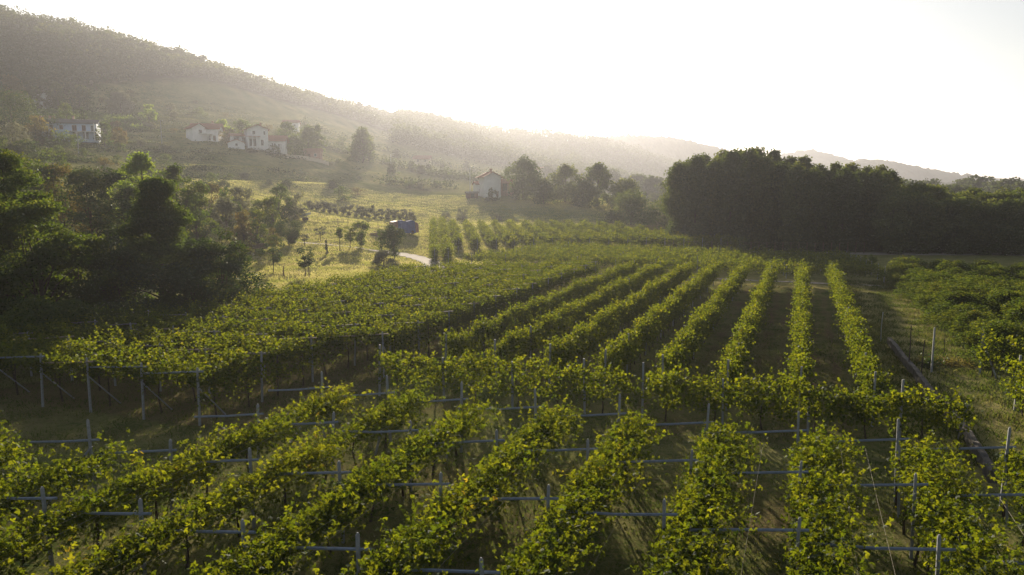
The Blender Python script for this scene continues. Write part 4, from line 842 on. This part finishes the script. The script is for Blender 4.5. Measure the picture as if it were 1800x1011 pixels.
# medieval tower on the far hill
g = unp(1513, 289, t=1800); m = MB().box((0, 0, 4), (11, 11, 25)); m.box((0, 0, 17), (13, 13, 2.6))
for i in range(4):
    for j in range(4):
        if 0 < i < 3 and 0 < j < 3: continue
        m.box((-5.2 + i * 3.46, -5.2 + j * 3.46, 19.2), (1.9, 1.9, 1.7))
tw = empty('tower', (g[0], g[1], g[2] - 6), .3, 'square battlemented tower on the hazy hill at the right', 'tower'); m.build('wall', M['stone'], tw)
MB().box((0, -5.6, 9), (1.1, .4, 2.2)).box((0, -5.6, 11), (.8, .42, .4)).build('window', M['glass'], tw)
# low garden wall below the villa
a = at(508, 272); b = at(582, 282); hv = np.linspace(0, 1, 14); m = MB()
for i in range(13):
    c = a + (b - a) * (hv[i] + hv[1] / 2); m.box((c[0] - a[0], c[1] - a[1], gz(c[0], c[1]) - a[2] + .4), (np.linalg.norm(b[:2] - a[:2]) / 13 - .01, .35, 1.7), math.atan2(b[1] - a[1], b[0] - a[0]))
tag(m.build('garden_wall', M['cream'], None, tuple(a)), 'long pale garden wall below the brick outbuilding', 'wall')
# poles
def pole(px, t, H, label, lamp=False):
    g = at(px, t); r = empty('street_lamp' if lamp else 'utility_pole', tuple(g), 0, label, 'street lamp' if lamp else 'utility pole')
    MB().tube([(0, 0, -.4), (0, 0, H * .5), (0, 0, H)], [.16, .13, .09], 8).build('pole', M['metal' if lamp else 'concrete'], r)
    if lamp: MB().tube([(0, 0, H - .1), (.5, 0, H + .15), (1.3, 0, H + .2)], [.06, .05, .05], 5).build('arm', M['metal'], r); MB().box((1.5, 0, H + .18), (.9, .35, .16), 0, .7).build('lamp_head', M['white_paint'], r)
    else:
        MB().box((0, 0, H - .5), (1.8, .12, .14)).build('crossarm', M['timber'], r)
        for x in (-.75, 0, .75): MB().tube([(x, 0, H - .43), (x, 0, H - .3), (x, 0, H - .18)], [.06, .08, .04], 6).build('insulator', M['white_paint'], r)
pole(827, 262, 8.5, 'tall thin pole on the meadow just left of the farmhouse', True)
pole(295, 258, 9, 'pale pole between the pale blue house and the left villa')
pole(150, 205, 6, 'short pole below the pale blue house')
pole(690, 330, 7, 'hazy pole on the slope under the sun', True)
# ------------------------------------------------------------------ things on the meadow
g = at(713, 134); az = math.atan2(g[1], g[0]) - math.pi / 2
root = empty('covered_trailer', tuple(g), az + .35, 'farm trailer draped with a blue tarpaulin on the meadow', 'trailer')
V = []; rr = np.random.default_rng(3); nu, nv = 22, 12
for i in range(nu):
    a = i / (nu - 1)
    for j in range(nv):
        b = j / (nv - 1) * 2 - 1; w_ = 1.0 - .12 * abs(b) ** 3
        zt = (2.45 + .12 * math.sin(a * 9)) * (1 - .06 * (2 * a - 1) ** 4); yy = b * 1.05
        z = zt if abs(b) < .75 else zt * (1 - ((abs(b) - .75) / .25) ** .7 * .9)
        V.append(((a - .5) * 3.2 + .05 * math.sin(j * 2 + i), yy * (1.0 + .05 * math.sin(i * 1.7)), z + rr.normal() * .03))
F = [(i * nv + j, (i + 1) * nv + j, (i + 1) * nv + j + 1, i * nv + j + 1) for i in range(nu - 1) for j in range(nv - 1)]
F += [tuple(range(nv))[::-1] if False else tuple(range(nv)), tuple(range((nu - 1) * nv, nu * nv))[::-1]]
MB().add(V, F).build('tarpaulin', M['tarp'], root, smooth=False)
MB().box((0, 0, .75), (3.1, 1.75, .25)).box((-1.9, 0, .7), (.9, .12, .12)).build('chassis', M['iron'], root)
MB().prism([(-2.9, .9), (-1.75, .9), (-1.75, 2.5), (-2.7, 2.3)], -.9, .9).build('cab_panel', M['tarpred'], root)
MB().prism([(1.66, .3), (2.3, .3), (2.2, 1.9), (1.66, 2.25)], -.85, .85).build('cab_panel', M['tarpred'], root)
for x in (-1, 1):
    for y in (-.95, .95): MB().tube([(x, y - .1, .36), (x, y + .1, .36)], .36, 14).tube([(x, y - .13, .36), (x, y + .13, .36)], .14, 8).build('wheel', M['iron'], root)
g = at(672, 128); m = MB(); rr = np.random.default_rng(8)
for i in range(60):
    r0 = rr.uniform(-1, 1); z = rr.uniform(.1, 1.1) * (1 - abs(r0) * .5); m.tube([(r0 * 2.2 - .8, rr.uniform(-.6, .6), z), (r0 * 2.2 + .9, rr.uniform(-.6, .6), z + rr.uniform(-.15, .15))], rr.uniform(.05, .11), 5)
tag(m.build('log_pile', M['wood'], None, tuple(g)), 'heap of brown logs and branches left of the blue-covered trailer', 'log pile')
g = at(446, 101); az = math.atan2(g[1], g[0]) - math.pi / 2
root = empty('flatbed_trailer', tuple(g), az + .2, 'old flatbed trailer with a pale tipped tailboard at the meadow edge', 'trailer')
MB().box((0, 0, .8), (3.2, 1.6, .18)).box((0, .75, 1.1), (3.2, .06, .5)).build('bed', M['wood'], root)
MB().prism([(1.65, .9), (2.7, 1.35), (2.65, 1.75), (1.62, 1.35)], -.8, .8).build('tailboard', M['white_paint'], root)
for x in (-.9, .6):
    for y in (-.85, .85): MB().tube([(x, y - .1, .38), (x, y + .1, .38)], .38, 14).tube([(x, y - .13, .38), (x, y + .13, .38)], .14, 8).build('wheel', M['iron'], root)
g = at(538, 140); az = math.atan2(g[1], g[0]) - math.pi / 2
root = empty('small_boat_trailer', tuple(g), az - .4, 'small white sheet-covered cart under the trees at the top of the meadow', 'cart'); root.name = 'cart'
MB().prism([(-.9, .7), (.9, 1.2), (1.0, 1.6), (-.2, 1.35), (-1, 1.05)], -.5, .5).build('cover', M['white_paint'], root)
for y in (-.6, .6): MB().tube([(0, y - .08, .35), (0, y + .08, .35)], .35, 12).tube([(0, y - .1, .35), (0, y + .1, .35)], .12, 8).build('wheel', M['iron'], root)
MB().box((0, 0, .6), (1.4, .9, .12)).build('bed', M['wood'], root)
# wire fence of stakes along the meadow
pts = [at(700 + 0, 160)[:2], at(640, 150)[:2], at(560, 143)[:2]]
def fence(a, b, n, h, label, cat='fence'):
    a = np.array(a); b = np.array(b); root = empty('fence', (a[0], a[1], 0), 0, label, cat); tops = []
    for i in range(n):
        p = a + (b - a) * i / (n - 1); g = gz(*p); MB().box((p[0] - a[0], p[1] - a[1], g + h / 2 - .1), (.09, .09, h + .2), .2, .8).build('post', M['wood'], root); tops.append((p[0] - a[0], p[1] - a[1], g))
    for z in (.5, h - .1): MB().tube([(x, y, g + z) for x, y, g in tops], .012, 4).build('wire', M['wire'], root)
fence(at(700, 140)[:2], at(560, 140)[:2], 9, 1.2, 'stake and wire fence below the feathery shrub row')
fence(at(1170, 121.5)[:2], at(1520, 117)[:2], 26, 1.8, 'line of thin posts before the dark grove')
# ------------------------------------------------------------------ grass
def blades(name, x, y, h, wd, mat, seed, label):
    rg = np.random.default_rng(seed); n = len(x); z = ground(x, y); a = rg.uniform(0, 6.283, n); hh = h * rg.uniform(.4, 1.3, n); dx = np.cos(a) * wd; dy = np.sin(a) * wd; lx = rg.normal(size=n) * hh * .5; ly = rg.normal(size=n) * hh * .5
    b = np.stack([x, y, z - .02], -1); V = np.stack([b - np.stack([dx, dy, 0 * dx], -1), b + np.stack([dx, dy, 0 * dx], -1), b + np.stack([dx * .5 + lx, dy * .5 + ly, hh], -1), b + np.stack([-dx * .5 + lx, -dy * .5 + ly, hh * .92], -1)], 1).reshape(-1, 3)
    me = qmesh(name, V, np.arange(4 * n).reshape(-1, 4), var=np.repeat(np.clip(rg.random(n) * .7 + .3 * lumps(x, y, 6, 5) , 0, 1), 4))
    return tag(link(name, me, M[mat]), label, 'grass', None, 'stuff')
rg = np.random.default_rng(55)
n = 170000; x = rg.uniform(-40, 13, n); y = 8 + 50 * rg.random(n) ** 1.3; k_ = (lumps(x, y, 3.5, 60) + rg.normal(size=n) * .5 > -.1); blades('grass', x[k_], y[k_], .13, .018, 'grassblade', 1, 'short rough grass on the vineyard floor')
n = 380000; px = rg.uniform(330, 1090, n); t = np.exp(rg.uniform(math.log(66), math.log(245), n)); X = (px - 900) / FPX * t; x = X * cy_ - t * sy_; y = X * sy_ + t * cy_
TR = np.array([at(a_, b_)[:2] for a_, b_ in ((672,112.6),(700,112),(728,110),(750,106),(764,100),(762,94),(745,88),(720,83))]); dmin = np.min([np.hypot(x - q_[0], y - q_[1]) for u_ in np.linspace(0, 1, 6)[:-1] for q_ in (TR[:-1] + (TR[1:] - TR[:-1]) * u_)], 0)
k_ = ~((x > -38) & (y < 86)) & (dmin > 1.7) & (lumps(x, y, 7, 61) + rg.normal(size=n) * .5 > -.2); blades('grass', x[k_], y[k_], .2, .04, 'drygrass', 2, 'dry meadow grass catching the low sun')
n = 60000; x = rg.uniform(4, 12, n); y = rg.uniform(30, 90, n); k_ = lumps(x, y, 3, 63) + rg.normal(size=n) * .5 > 0; blades('grass', x[k_], y[k_], .16, .025, 'grassblade', 3, 'grass on the lane beside the orchard')
# ------------------------------------------------------------------ haze: the closed box of air
hm, N, L, out = newmat('haze_air'); v = N.new('ShaderNodeVolumePrincipled'); v.inputs['Color'].default_value = (.85, .88, 1, 1); v.inputs['Density'].default_value = HAZE; v.inputs['Anisotropy'].default_value = .6
L.new(v.outputs[0], out.inputs['Volume'])
mb = MB().box((-200, 2900, 100), (9600, 7000, 214)); hz = mb.build('haze', hm); tag(hz, 'pale morning haze filling the valley air', 'haze', None, 'stuff')
